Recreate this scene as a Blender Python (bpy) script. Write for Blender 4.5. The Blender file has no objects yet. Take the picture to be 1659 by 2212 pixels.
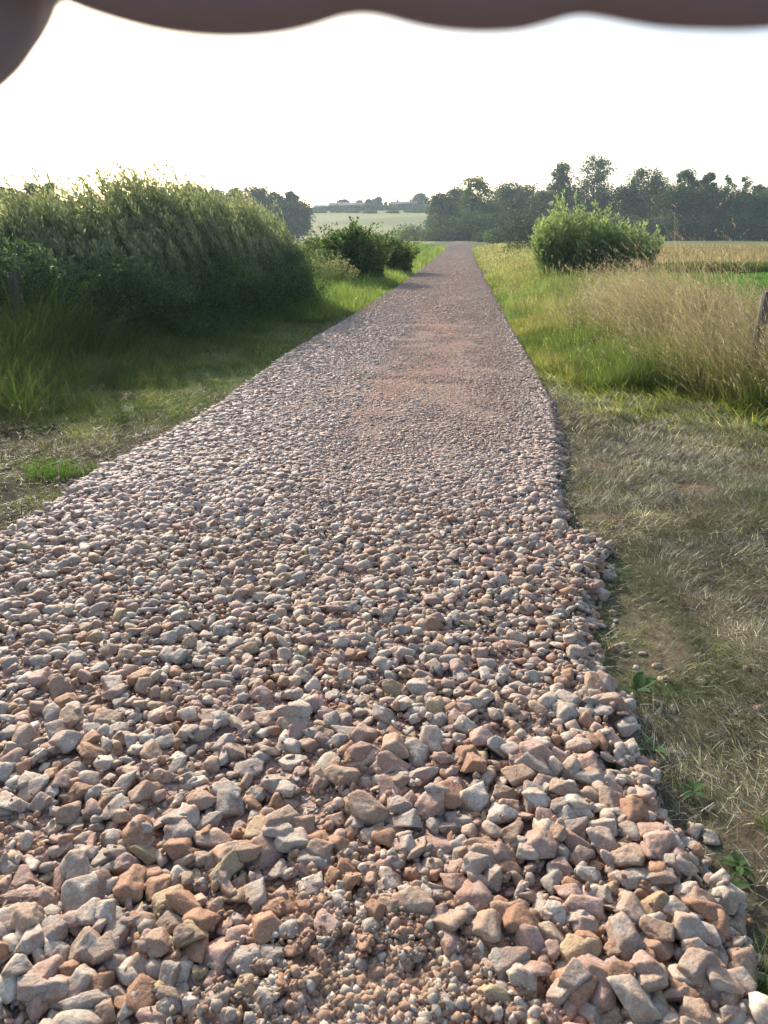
import bpy, bmesh, math, random
import numpy as np
from mathutils import Vector, Matrix, Euler, noise as mnoise

R = math.radians
rng = np.random.default_rng(7)
random.seed(7)
SC = bpy.context.scene
COL = SC.collection

# ---------------------------------------------------------------- camera, world, sun, exposure
CAM_H = 1.5
PITCH = R(19.78)
F = 1671.0            # focal length in pixels of a 1659 x 2212 picture
CX, CY = 829.5, 1106.0
cd = bpy.data.cameras.new('camera')
cam = bpy.data.objects.new('camera', cd)
COL.objects.link(cam)
cam.location = (0, 0, CAM_H)
cam.rotation_euler = (R(90) - PITCH, 0, 0)
cd.sensor_fit = 'VERTICAL'
cd.sensor_height = 36
cd.sensor_width = 27
cd.lens = 36 * F / 2212
cd.clip_start = 0.01
cd.clip_end = 4000
cd.dof.use_dof = True
cd.dof.focus_distance = 5.0
cd.dof.aperture_fstop = 10.5
SC.camera = cam

SUN_AZ, SUN_EL = R(-27), R(23)        # azimuth from +Y, negative = to the left
sd = Vector((math.sin(SUN_AZ) * math.cos(SUN_EL), math.cos(SUN_AZ) * math.cos(SUN_EL), math.sin(SUN_EL)))
w = bpy.data.worlds.new('World')
SC.world = w
w.use_nodes = True
nt = w.node_tree
bg = nt.nodes['Background']
sky = nt.nodes.new('ShaderNodeTexSky')
sky.sky_type = 'NISHITA'
sky.sun_disc = False
sky.sun_elevation = SUN_EL
sky.sun_rotation = SUN_AZ
sky.air_density = 1.0
sky.dust_density = 2.5
sky.ozone_density = 1.0
bg.inputs['Strength'].default_value = 0.15
nt.links.new(sky.outputs[0], bg.inputs[0])
sl = bpy.data.lights.new('sun', 'SUN')
sl.energy = 3.8
sl.angle = R(0.6)
sl.color = (1.0, 0.91, 0.78)
so = bpy.data.objects.new('sun', sl)
COL.objects.link(so)
so.rotation_euler = sd.to_track_quat('Z', 'Y').to_euler()
SC.view_settings.view_transform = 'Standard'
SC.view_settings.look = 'None'
SC.view_settings.exposure = 1.03
SC.view_settings.gamma = 1
SC.cycles.use_denoising = True
SC.cycles.max_bounces = 8
SC.cycles.transparent_max_bounces = 8
SC.cycles.volume_bounces = 0
SC.cycles.sample_clamp_indirect = 6

# ---------------------------------------------------------------- helpers
def ray(px, py):
    u, v = (px - CX) / F, (CY - py) / F
    return (u, math.cos(PITCH) + v * math.sin(PITCH), -math.sin(PITCH) + v * math.cos(PITCH))

def G(px, py, z=0.0):
    """point on level ground seen at a pixel of the 1659 x 2212 picture"""
    d = ray(px, py)
    t = (z - CAM_H) / d[2]
    return (d[0] * t, d[1] * t)

def A(px, py, Y):
    """point at forward distance Y seen at a pixel"""
    d = ray(px, py)
    t = Y / d[1]
    return (d[0] * t, Y, CAM_H + d[2] * t)

def smooth(t):
    t = np.clip(t, 0, 1)
    return t * t * (3 - 2 * t)

def tag(o, label=None, cat=None, group=None, kind=None):
    if label: o['label'] = label
    if cat: o['category'] = cat
    if group: o['group'] = group
    if kind: o['kind'] = kind
    return o

def link(name, me, parent=None, mat=None):
    o = bpy.data.objects.new(name, me)
    COL.objects.link(o)
    if parent is not None: o.parent = parent
    if mat is not None and me is not None: me.materials.append(mat)
    return o

def empty(name, loc, rz=0):
    o = bpy.data.objects.new(name, None)
    COL.objects.link(o)
    o.location = loc
    o.rotation_euler = (0, 0, rz)
    o.empty_display_size = 0.2
    return o

def npmesh(name, V, Fc, tint=None, smooth_sh=False):
    """mesh from numpy arrays; Fc (n,3) or (n,4); tint (nv,) or (nv,3)"""
    me = bpy.data.meshes.new(name)
    V = np.asarray(V, dtype=np.float32)
    Fc = np.asarray(Fc, dtype=np.int32)
    n, k = Fc.shape
    me.vertices.add(len(V)); me.vertices.foreach_set('co', V.ravel())
    me.loops.add(n * k); me.loops.foreach_set('vertex_index', Fc.ravel())
    me.polygons.add(n)
    me.polygons.foreach_set('loop_start', np.arange(0, n * k, k, dtype=np.int32))
    me.polygons.foreach_set('loop_total', np.full(n, k, dtype=np.int32))
    if smooth_sh:
        me.polygons.foreach_set('use_smooth', np.ones(n, dtype=bool))
    me.update(calc_edges=True)
    if tint is not None:
        t = np.asarray(tint, dtype=np.float32)
        c = np.ones((len(V), 4), dtype=np.float32)
        if t.ndim == 1: c[:, :3] = t[:, None]
        else: c[:, :3] = t
        at = me.color_attributes.new('tint', 'FLOAT_COLOR', 'POINT')
        at.data.foreach_set('color', c.ravel())
    return me

class Acc:
    """collects vertices / faces / tints of one mesh"""
    def __init__(s): s.v, s.f, s.t, s.n = [], [], [], 0
    def add(s, V, Fc, T=None):
        s.v.append(V); s.f.append(Fc + s.n); s.n += len(V)
        if T is not None: s.t.append(T)
    def mesh(s, name, sm=False):
        return npmesh(name, np.concatenate(s.v), np.concatenate(s.f), np.concatenate(s.t) if s.t else None, sm)

# value noise on numpy arrays
_perm = np.random.default_rng(3).random((256, 256))
def vnoise(x, y, s=1.0, seed=0):
    x = np.asarray(x) / s + seed * 17.3; y = np.asarray(y) / s + seed * 9.1
    xi, yi = np.floor(x).astype(int), np.floor(y).astype(int)
    fx, fy = x - xi, y - yi
    fx = fx * fx * (3 - 2 * fx); fy = fy * fy * (3 - 2 * fy)
    a = _perm[xi % 256, yi % 256]; b = _perm[(xi + 1) % 256, yi % 256]
    c = _perm[xi % 256, (yi + 1) % 256]; d = _perm[(xi + 1) % 256, (yi + 1) % 256]
    return (a * (1 - fx) + b * fx) * (1 - fy) + (c * (1 - fx) + d * fx) * fy

# ---------------------------------------------------------------- materials
def mat(name):
    m = bpy.data.materials.new(name)
    m.use_nodes = True
    return m, m.node_tree, m.node_tree.nodes['Principled BSDF']

def nd(t, typ, **kw):
    n = t.nodes.new(typ)
    for k, v in kw.items():
        if k in n.inputs: n.inputs[k].default_value = v
        else: setattr(n, k, v)
    return n

def mixc(t, fac, a, b, typ='MIX'):
    n = t.nodes.new('ShaderNodeMix'); n.data_type = 'RGBA'; n.blend_type = typ
    for sock, val in ((n.inputs[0], fac), (n.inputs[6], a), (n.inputs[7], b)):
        if hasattr(val, 'is_linked'): t.links.new(val, sock)
        elif isinstance(val, tuple): sock.default_value = (*val[:3], 1)
        else: sock.default_value = val
    return n.outputs[2]

def ramp(t, src, stops):
    n = t.nodes.new('ShaderNodeValToRGB')
    e = n.color_ramp.elements
    while len(e) < len(stops): e.new(0.5)
    for q, (p, c) in zip(e, stops):
        q.position = p; q.color = (*c, 1)
    t.links.new(src, n.inputs[0])
    return n.outputs[0]

def foliage(name, rough=0.55, trans=0.5, tcol=(1.0, 1.15, 0.45), spec=0.3):
    """leaf surface: tint attribute as albedo, part of the light passes through"""
    m, t, p = mat(name)
    at = nd(t, 'ShaderNodeVertexColor', layer_name='tint')
    p.inputs['Roughness'].default_value = rough
    p.inputs['Specular IOR Level'].default_value = spec
    t.links.new(at.outputs[0], p.inputs['Base Color'])
    tr = nd(t, 'ShaderNodeBsdfTranslucent')
    tc = mixc(t, 1.0, at.outputs[0], tcol, 'MULTIPLY')
    t.links.new(tc, tr.inputs[0])
    mx = nd(t, 'ShaderNodeMixShader'); mx.inputs[0].default_value = trans
    t.links.new(p.outputs[0], mx.inputs[1]); t.links.new(tr.outputs[0], mx.inputs[2])
    t.links.new(mx.outputs[0], t.nodes['Material Output'].inputs[0])
    return m

M_GRASS = foliage('grass_blade', 0.5, 0.5, (1.25, 1.3, 0.7), 0.3)
M_DRY = foliage('dry_grass_blade', 0.5, 0.35, (1.3, 1.15, 0.8), 0.35)
M_CUT = foliage('cut_grass_blade', 0.5, 0.35, (1.2, 1.2, 0.7), 0.5)
M_LEAF = foliage('hedge_leaf', 0.6, 0.45, (1.25, 1.35, 0.75), 0.15)
M_TREE = foliage('tree_leaf', 0.7, 0.2, (1.2, 1.4, 0.5), 0.2)

def stone_mat(name, col, dust, dustamt, attr=False):
    m, t, p = mat(name)
    tc = nd(t, 'ShaderNodeTexCoord')
    src = tc.outputs['Object']
    if attr:
        at = nd(t, 'ShaderNodeVertexColor', layer_name='tint')
        base = at.outputs[0]
        n1 = nd(t, 'ShaderNodeTexNoise', Scale=14.0, Detail=3.0)
        n2 = nd(t, 'ShaderNodeTexNoise', Scale=110.0, Detail=5.0, Roughness=0.65)
        n3 = nd(t, 'ShaderNodeTexNoise', Scale=45.0, Detail=6.0, Roughness=0.6)
        bd = 0.006
    else:
        oi = nd(t, 'ShaderNodeObjectInfo')
        va = nd(t, 'ShaderNodeVectorMath', operation='ADD')
        sc = nd(t, 'ShaderNodeVectorMath', operation='SCALE'); sc.inputs['Scale'].default_value = 30
        cr = nd(t, 'ShaderNodeCombineXYZ')
        for i in range(3): t.links.new(oi.outputs['Random'], cr.inputs[i])
        t.links.new(cr.outputs[0], sc.inputs[0])
        t.links.new(src, va.inputs[0]); t.links.new(sc.outputs[0], va.inputs[1])
        src = va.outputs[0]
        hs = nd(t, 'ShaderNodeHueSaturation')
        mr = nd(t, 'ShaderNodeMapRange'); mr.inputs['To Min'].default_value = 0.8; mr.inputs['To Max'].default_value = 1.2
        t.links.new(oi.outputs['Random'], mr.inputs[0]); t.links.new(mr.outputs[0], hs.inputs['Value'])
        hs.inputs['Color'].default_value = (*col, 1)
        base = hs.outputs[0]
        n1 = nd(t, 'ShaderNodeTexNoise', Scale=1.1, Detail=3.0)
        n2 = nd(t, 'ShaderNodeTexNoise', Scale=9.0, Detail=6.0, Roughness=0.68)
        n3 = nd(t, 'ShaderNodeTexNoise', Scale=3.2, Detail=6.0, Roughness=0.62)
        bd = 0.006
    for n in (n1, n2, n3): t.links.new(src, n.inputs['Vector'])
    f1 = nd(t, 'ShaderNodeMapRange'); f1.inputs['From Min'].default_value = 0.42; f1.inputs['From Max'].default_value = 0.66
    f1.inputs['To Max'].default_value = dustamt
    t.links.new(n1.outputs[0], f1.inputs[0])
    c = mixc(t, f1.outputs[0], base, dust)
    f2 = nd(t, 'ShaderNodeMapRange'); f2.inputs['From Min'].default_value = 0.3; f2.inputs['From Max'].default_value = 0.7
    f2.inputs['To Min'].default_value = 0.62; f2.inputs['To Max'].default_value = 1.3
    t.links.new(n2.outputs[0], f2.inputs[0])
    cm = nd(t, 'ShaderNodeCombineXYZ')
    for i in range(3): t.links.new(f2.outputs[0], cm.inputs[i])
    c = mixc(t, 1.0, c, cm.outputs[0], 'MULTIPLY')
    t.links.new(c, p.inputs['Base Color'])
    p.inputs['Roughness'].default_value = 0.72
    p.inputs['Specular IOR Level'].default_value = 0.25
    b = nd(t, 'ShaderNodeBump'); b.inputs['Strength'].default_value = 0.75; b.inputs['Distance'].default_value = bd
    t.links.new(n3.outputs[0], b.inputs['Height'])
    b2 = nd(t, 'ShaderNodeBump'); b2.inputs['Strength'].default_value = 0.5; b2.inputs['Distance'].default_value = 0.002
    t.links.new(n2.outputs[0], b2.inputs['Height']); t.links.new(b.outputs[0], b2.inputs['Normal'])
    t.links.new(b2.outputs[0], p.inputs['Normal'])
    return m

DUST = (0.32, 0.17, 0.105)
STONE_COLS = {  # colour code: (albedo, label word, dust amount)
    'g': ((0.36, 0.305, 0.25), 'grey', 0.65),
    'p': ((0.46, 0.39, 0.31), 'pale cream', 0.65),
    't': ((0.36, 0.26, 0.185), 'tan', 0.7),
    'k': ((0.36, 0.245, 0.195), 'pinkish', 0.7),
    'o': ((0.33, 0.185, 0.11), 'rust orange', 0.7),
    'y': ((0.35, 0.265, 0.155), 'ochre', 0.5),
}
M_STONE = {k: stone_mat('stone_' + v[1].replace(' ', '_'), v[0], DUST, v[2]) for k, v in STONE_COLS.items()}
M_STONES = stone_mat('crushed_stone', None, DUST, 0.5, attr=True)

def ground_mat(name, bumpd, scale, rough=0.95, attr=True, col=None):
    m, t, p = mat(name)
    tc = nd(t, 'ShaderNodeTexCoord')
    n1 = nd(t, 'ShaderNodeTexNoise', Scale=scale, Detail=8.0, Roughness=0.7)
    n2 = nd(t, 'ShaderNodeTexNoise', Scale=scale * 0.06, Detail=5.0, Roughness=0.6)
    for n in (n1, n2): t.links.new(tc.outputs['Object'], n.inputs['Vector'])
    base = nd(t, 'ShaderNodeVertexColor', layer_name='tint').outputs[0]
    for n, lo, hi in ((n1, 0.55, 1.45), (n2, 0.7, 1.3)):
        f = nd(t, 'ShaderNodeMapRange'); f.inputs['From Min'].default_value = 0.3; f.inputs['From Max'].default_value = 0.7
        f.inputs['To Min'].default_value = lo; f.inputs['To Max'].default_value = hi
        t.links.new(n.outputs[0], f.inputs[0])
        cm = nd(t, 'ShaderNodeCombineXYZ')
        for i in range(3): t.links.new(f.outputs[0], cm.inputs[i])
        base = mixc(t, 1.0, base, cm.outputs[0], 'MULTIPLY')
    t.links.new(base, p.inputs['Base Color'])
    p.inputs['Roughness'].default_value = rough
    p.inputs['Specular IOR Level'].default_value = 0.04
    b = nd(t, 'ShaderNodeBump'); b.inputs['Strength'].default_value = 0.8; b.inputs['Distance'].default_value = bumpd
    t.links.new(n1.outputs[0], b.inputs['Height']); t.links.new(b.outputs[0], p.inputs['Normal'])
    return m

M_GROUND = ground_mat('soil_and_turf', 0.02, 18)

def grit_mat():
    m, t, p = mat('compacted_grit')
    tc = nd(t, 'ShaderNodeTexCoord')
    vo = nd(t, 'ShaderNodeTexVoronoi', Scale=75.0); vo2 = nd(t, 'ShaderNodeTexVoronoi', Scale=22.0)
    n1 = nd(t, 'ShaderNodeTexNoise', Scale=0.9, Detail=4.0)
    mp = nd(t, 'ShaderNodeMapping'); mp.inputs['Scale'].default_value = (2.2, 0.35, 1)
    t.links.new(tc.outputs['Object'], mp.inputs[0]); t.links.new(mp.outputs[0], n1.inputs['Vector'])
    for n in (vo, vo2): t.links.new(tc.outputs['Object'], n.inputs['Vector'])
    sx = nd(t, 'ShaderNodeSeparateColor'); t.links.new(vo.outputs['Color'], sx.inputs[0])
    sx2 = nd(t, 'ShaderNodeSeparateColor'); t.links.new(vo2.outputs['Color'], sx2.inputs[0])
    c1 = ramp(t, sx.outputs[0], [(0, (0.17, 0.10, 0.075)), (0.5, (0.30, 0.20, 0.155)), (1, (0.45, 0.37, 0.31))])
    c2 = ramp(t, sx2.outputs[1], [(0, (0.22, 0.14, 0.11)), (0.6, (0.32, 0.24, 0.20)), (1, (0.47, 0.41, 0.36))])
    c = mixc(t, 0.45, c1, c2)
    at = nd(t, 'ShaderNodeVertexColor', layer_name='tint')
    f = nd(t, 'ShaderNodeMapRange'); f.inputs['From Min'].default_value = 0.45; f.inputs['From Max'].default_value = 0.62; f.inputs['To Max'].default_value = 0.65
    t.links.new(n1.outputs[0], f.inputs[0])
    c = mixc(t, f.outputs[0], c, (0.28, 0.20, 0.17))
    c = mixc(t, 1.0, c, at.outputs[0], 'MULTIPLY')
    t.links.new(c, p.inputs['Base Color'])
    p.inputs['Roughness'].default_value = 0.95; p.inputs['Specular IOR Level'].default_value = 0.05
    b = nd(t, 'ShaderNodeBump'); b.inputs['Strength'].default_value = 1.0; b.inputs['Distance'].default_value = 0.012
    t.links.new(vo.outputs['Distance'], b.inputs['Height']); b.invert = True
    b2 = nd(t, 'ShaderNodeBump'); b2.inputs['Strength'].default_value = 0.8; b2.inputs['Distance'].default_value = 0.03; b2.invert = True
    t.links.new(vo2.outputs['Distance'], b2.inputs['Height']); t.links.new(b.outputs[0], b2.inputs['Normal'])
    t.links.new(b2.outputs[0], p.inputs['Normal'])
    return m
M_GRIT = grit_mat()

def wood_mat(name, col, stretch=(60, 60, 5)):
    m, t, p = mat(name)
    tc = nd(t, 'ShaderNodeTexCoord'); mp = nd(t, 'ShaderNodeMapping'); mp.inputs['Scale'].default_value = stretch
    n = nd(t, 'ShaderNodeTexNoise', Scale=1.0, Detail=6.0)
    t.links.new(tc.outputs['Object'], mp.inputs[0]); t.links.new(mp.outputs[0], n.inputs['Vector'])
    c = ramp(t, n.outputs[0], [(0.3, tuple(x * 0.5 for x in col)), (0.7, tuple(x * 1.3 for x in col))])
    t.links.new(c, p.inputs['Base Color']); p.inputs['Roughness'].default_value = 0.85
    b = nd(t, 'ShaderNodeBump'); b.inputs['Strength'].default_value = 0.8; b.inputs['Distance'].default_value = 0.01
    t.links.new(n.outputs[0], b.inputs['Height']); t.links.new(b.outputs[0], p.inputs['Normal'])
    return m
M_BARK = wood_mat('bark', (0.10, 0.075, 0.055), (3, 3, 0.6))
M_STEM = wood_mat('green_brown_stem', (0.12, 0.11, 0.05), (20, 20, 3))
M_POST = wood_mat('weathered_post_wood', (0.13, 0.105, 0.09), (70, 70, 4))

def plain(name, col, rough=0.8, var=0.25, sc=1.5):
    m, t, p = mat(name)
    tc = nd(t, 'ShaderNodeTexCoord'); n = nd(t, 'ShaderNodeTexNoise', Scale=sc, Detail=5.0)
    t.links.new(tc.outputs['Object'], n.inputs['Vector'])
    c = ramp(t, n.outputs[0], [(0.3, tuple(x * (1 - var) for x in col)), (0.7, tuple(x * (1 + var) for x in col))])
    t.links.new(c, p.inputs['Base Color']); p.inputs['Roughness'].default_value = rough
    return m

# ---------------------------------------------------------------- the track's outline on the ground
LE = [G(*q) for q in ((988, 517), (976, 526), (955, 545), (905, 588), (850, 625), (770, 678), (620, 768), (470, 882), (340, 955), (215, 1030), (100, 1120), (-30, 1185))]
RE = [G(*q) for q in ((1010, 517), (1013, 526), (1020, 545), (1036, 580), (1060, 625), (1098, 700), (1150, 790), (1188, 870), (1200, 940), (1192, 1010),
                      (1186, 1060), (1200, 1135), (1310, 1180), (1260, 1270), (1245, 1400), (1300, 1490), (1325, 1600), (1385, 1760), (1470, 1860), (1540, 1960), (1540, 2080), (1620, 2212))]
LE = LE + [(-2.6, 3.4), (-3.0, 2.5), (-3.2, 1.0), (-3.2, -4)]
RE = RE + [(0.95, 0.6), (1.1, -4)]
LE.sort(key=lambda q: q[1]); RE.sort(key=lambda q: q[1])
_ly, _lx = np.array([q[1] for q in LE]), np.array([q[0] for q in LE])
_ry, _rx = np.array([q[1] for q in RE]), np.array([q[0] for q in RE])
def xl(y): return np.interp(y, _ly, _lx)
def xr(y): return np.interp(y, _ry, _rx)
TRACK_END = float(min(_ly[-1], _ry[-1]))

def height(x, y):
    x = np.asarray(x, float); y = np.asarray(y, float)
    l = xl(y) - x; r = x - xr(y)
    off = np.maximum(l, r)
    inn = smooth(off / 0.5)
    h = -0.05 + inn * smooth((60 - y) / 30) * ((vnoise(x, y, 0.35, 1) - 0.5) * 0.035 + (vnoise(x, y, 1.6, 2) - 0.5) * 0.08)
    bank = smooth((l - 1.3) / 2.6) * smooth((y - 5) / 3) * smooth((26 - y) / 6)
    h = h + 0.38 * bank
    rb = smooth((r - 1.0) / 1.2) * smooth((y - 6.2) / 1.2) * smooth((30 - y) / 8)
    h = h + 0.10 * rb
    h = h + smooth((np.hypot(x, y) - 40) / 60) * (vnoise(x, y, 40, 4) - 0.5) * 0.5 * smooth((off - 2) / 12)
    ridge = 430 + 30 * (vnoise(x, x * 0, 90, 5) - .5)
    hill = smooth((y - 210) / (ridge - 210)) * smooth((170 - x) / 110) * (12.2 + 2.5 * (vnoise(x, y, 120, 6) - 0.5))
    hill = hill - 10 * smooth((y - ridge - 40) / 150) * smooth((170 - x) / 110)
    h = h + hill
    return h

# ---------------------------------------------------------------- ground sheet (one sheet to the horizon)
def lerpc(a, b, t): return a * (1 - t[:, None]) + np.array(b)[None, :] * t[:, None]
def zone_color(x, y):
    n = len(x)
    c = np.tile(np.array([0.085, 0.10, 0.035]), (n, 1))
    l = xl(y) - x; r = x - xr(y)
    # bare brown soil near, both sides
    nz = vnoise(x, y, 0.5, 7)
    near_r = smooth((9.0 - 0.9 * r - y) / 1.5) * smooth(r / 0.1)
    c = lerpc(c, (0.12, 0.105, 0.065), near_r)
    c = lerpc(c, (0.19, 0.125, 0.09), near_r * smooth((nz - 0.66) / 0.12) * smooth((r - .15) / .2) * 0.35)
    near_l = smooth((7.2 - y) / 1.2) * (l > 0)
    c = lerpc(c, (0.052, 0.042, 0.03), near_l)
    c = lerpc(c, (0.13, 0.105, 0.09), ((l < 0.3) & (r < 0.3)).astype(float) * (y > 12))
    far = smooth((y - 20) / 6)
    ang = x / np.maximum(y, 1)
    # right: green meadow, then hay coloured meadow
    gm = far * smooth((r - 3) / 2)
    c = lerpc(c, (0.085, 0.15, 0.04), gm * smooth((33 - y) / 1.0))
    hay = (0.26, 0.215, 0.10)
    c = lerpc(c, hay, gm * smooth((y - 34) / 2.0))
    gh = vnoise(x, y, 14, 8)
    c = lerpc(c, (0.13, 0.155, 0.055), gm * smooth((y - 34) / 2.0) * smooth((gh - 0.55) / 0.15) * 0.7)
    c = lerpc(c, (0.10, 0.14, 0.05), gm * smooth((y - 75) / 10) * 0.6)
    # left fields
    lf = smooth((y - 24) / 4) * smooth((l - 3) / 2)
    c = lerpc(c, (0.25, 0.205, 0.115), lf)
    # hill
    hl = smooth((y - 215) / 20) * smooth((170 - x) / 60)
    c = lerpc(c, (0.22, 0.215, 0.10), hl)
    hb = vnoise(x * 0.35, y, 22, 9)
    c = lerpc(c, (0.12, 0.155, 0.06), hl * smooth((hb - 0.5) / 0.12) * 0.7)
    c = lerpc(c, (0.12, 0.20, 0.06), hl * smooth((y - 365) / 6) * smooth((vnoise(x, y, 30, 12) - .35) / .1))
    return c

def build_ground():
    rr = [0.25]
    while rr[-1] < 900: rr.append(rr[-1] * 1.028 + 0.004)
    rr = np.array(rr)
    na = 420
    # finer angular steps in front of the camera
    u = np.linspace(-1, 1, na, endpoint=False)
    th = np.pi * (0.35 * u + 0.65 * u ** 3)
    X = rr[:, None] * np.sin(th)[None, :]; Y = rr[:, None] * np.cos(th)[None, :]
    x, y = X.ravel(), Y.ravel()
    z = height(x, y)
    V = np.stack([x, y, z], 1)
    V = np.vstack([V, [[0, 0, float(height(np.array([0.]), np.array([0.]))[0])]]])
    i = np.arange(len(rr) - 1)[:, None] * na; j = np.arange(na)[None, :]
    a = i + j; b = i + (j + 1) % na
    Fq = np.stack([a, b, b + na, a + na], -1).reshape(-1, 4)[:, ::-1]
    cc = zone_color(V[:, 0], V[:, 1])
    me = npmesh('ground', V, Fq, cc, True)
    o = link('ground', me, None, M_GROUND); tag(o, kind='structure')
    # centre fan is far below the picture frame; close it with a small disc
    return o
build_ground()

def build_track():
    ys = [-1.0]
    while ys[-1] < TRACK_END: ys.append(ys[-1] + max(0.04, ys[-1] * 0.012))
    ys = np.array(ys); nc = 60
    s = np.linspace(0, 1, nc)
    a, b = xl(ys), xr(ys)
    X = a[:, None] * (1 - s) + b[:, None] * s
    Y = np.repeat(ys[:, None], nc, 1)
    Z = 0.012 + 0.006 * np.sin(np.pi * s)[None, :] ** 0.7 + (vnoise(X, Y, 0.25, 11) - .5) * 0.012
    Z[:, 0] = -0.08; Z[:, -1] = -0.08
    V = np.stack([X, Y, Z], -1).reshape(-1, 3)
    i = np.arange(len(ys) - 1)[:, None] * nc; j = np.arange(nc - 1)[None, :]
    a_ = i + j
    Fq = np.stack([a_, a_ + 1, a_ + nc + 1, a_ + nc], -1).reshape(-1, 4)
    x, y = V[:, 0], V[:, 1]
    t = np.tile(np.array([1.0, 0.95, 0.93]), (len(V), 1))
    # far part darker, redder centre nearer
    ds = np.hypot(x + 0.02, y - 1.12)
    t = lerpc(t, (1.0, 0.68, 0.42), smooth((0.55 - ds) / 0.3))
    cen = np.exp(-((x - 0.5 * (xl(y) + xr(y)) - 0.25 - 0.3 * np.sin(y * .7)) / 0.32) ** 2) * smooth((y - 5) / 3)
    t = lerpc(t, (1.0, 0.84, 0.78), cen * (0.4 + 0.6 * vnoise(x, y * .3, .5, 14)))
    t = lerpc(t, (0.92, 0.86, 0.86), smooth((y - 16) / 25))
    t = lerpc(t, (0.5, 0.48, 0.5), smooth((y - 65) / 20))  # far end painted darker, standing in for shade between stones
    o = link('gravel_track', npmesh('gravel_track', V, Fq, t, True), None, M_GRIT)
    tag(o, kind='structure')
build_track()

# ---------------------------------------------------------------- stone shapes
def ico(sub):
    bm = bmesh.new(); bmesh.ops.create_icosphere(bm, subdivisions=sub, radius=1.0)
    bm.verts.ensure_lookup_table()
    V = np.array([v.co[:] for v in bm.verts]); Fc = np.array([[v.index for v in f.verts] for f in bm.faces])
    bm.free()
    return V / np.linalg.norm(V, axis=1)[:, None], Fc
ICO = {k: ico(k) for k in (1, 2, 3, 4)}

def stone_shape(seed, lvl, kind=0):
    """broken rock: a sphere cut by random planes, edges slightly worn, rough faces"""
    g = np.random.default_rng(seed)
    D, Fc = ICO[lvl]
    np_ = int(g.integers(7, 12))
    n = g.normal(size=(np_, 3)); n /= np.linalg.norm(n, axis=1)[:, None]
    # spread the planes
    for _ in range(12):
        d = n[:, None] - n[None]; r2 = (d ** 2).sum(-1) + np.eye(np_)
        n = n + 0.05 * (d / r2[..., None] ** 1.5).sum(1); n /= np.linalg.norm(n, axis=1)[:, None]
    off = g.uniform(0.55, 1.0, np_)
    dots = D @ n.T
    rad = np.where(dots > 0.05, off[None] / np.maximum(dots, 0.05), 9.0)
    k = 34.0
    r = -np.log(np.exp(-k * rad).sum(1)) / k
    r = np.clip(r, 0.3, 1.35)
    if lvl >= 2:
        s0 = float(g.uniform(0, 50))
        am = 0.085 if lvl >= 3 else 0.05
        nz = np.array([mnoise.fractal(Vector(v * 2.3 + s0), 0.9, 2.1, 4) for v in D])
        r = r * (1 + am * nz)
    V = D * r[:, None]
    sc = {0: (1.0, 0.8, 0.66), 1: (1.15, 0.85, 0.42), 2: (1.35, 0.62, 0.55)}[kind]
    sc = np.array(sc) * g.uniform(0.9, 1.1, 3)
    V = V * sc
    V -= (V.max(0) + V.min(0)) / 2
    V /= (V[:, 0].max() - V[:, 0].min()) / 2       # x half-width is 1
    V[:, 1] = V[:, 1] * min(1.0, 1.0 / np.abs(V[:, 1]).max()); V[:, 2] = V[:, 2] * min(1.0, 0.85 / np.abs(V[:, 2]).max())
    return V, Fc

NV = 24
SH = {}
for lvl in (1, 2, 3):
    SH[lvl] = [stone_shape(100 + i, lvl, (0, 0, 1, 2)[i % 4]) for i in range(NV)]
HERO = []
for i in range(NV):
    V, Fc = stone_shape(100 + i, 4 if i < NV else 3, (0, 0, 1, 2)[i % 4])
    me = npmesh('stone', V, Fc, None, True)
    HERO.append(me)
HERO_MATS = {}
def hero_mesh(i, ck):
    if (i, ck) not in HERO_MATS:
        m = HERO[i].copy(); m.materials.append(M_STONE[ck]); HERO_MATS[(i, ck)] = m
    return HERO_MATS[(i, ck)]

EXT = {lvl: [np.abs(v[0]).max(0) for v in SH[lvl]] for lvl in SH}
HEXT = []
for me in HERO:
    co = np.zeros(len(me.vertices) * 3, dtype=np.float32); me.vertices.foreach_get('co', co); HEXT.append(np.abs(co.reshape(-1, 3)).max(0))

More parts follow.
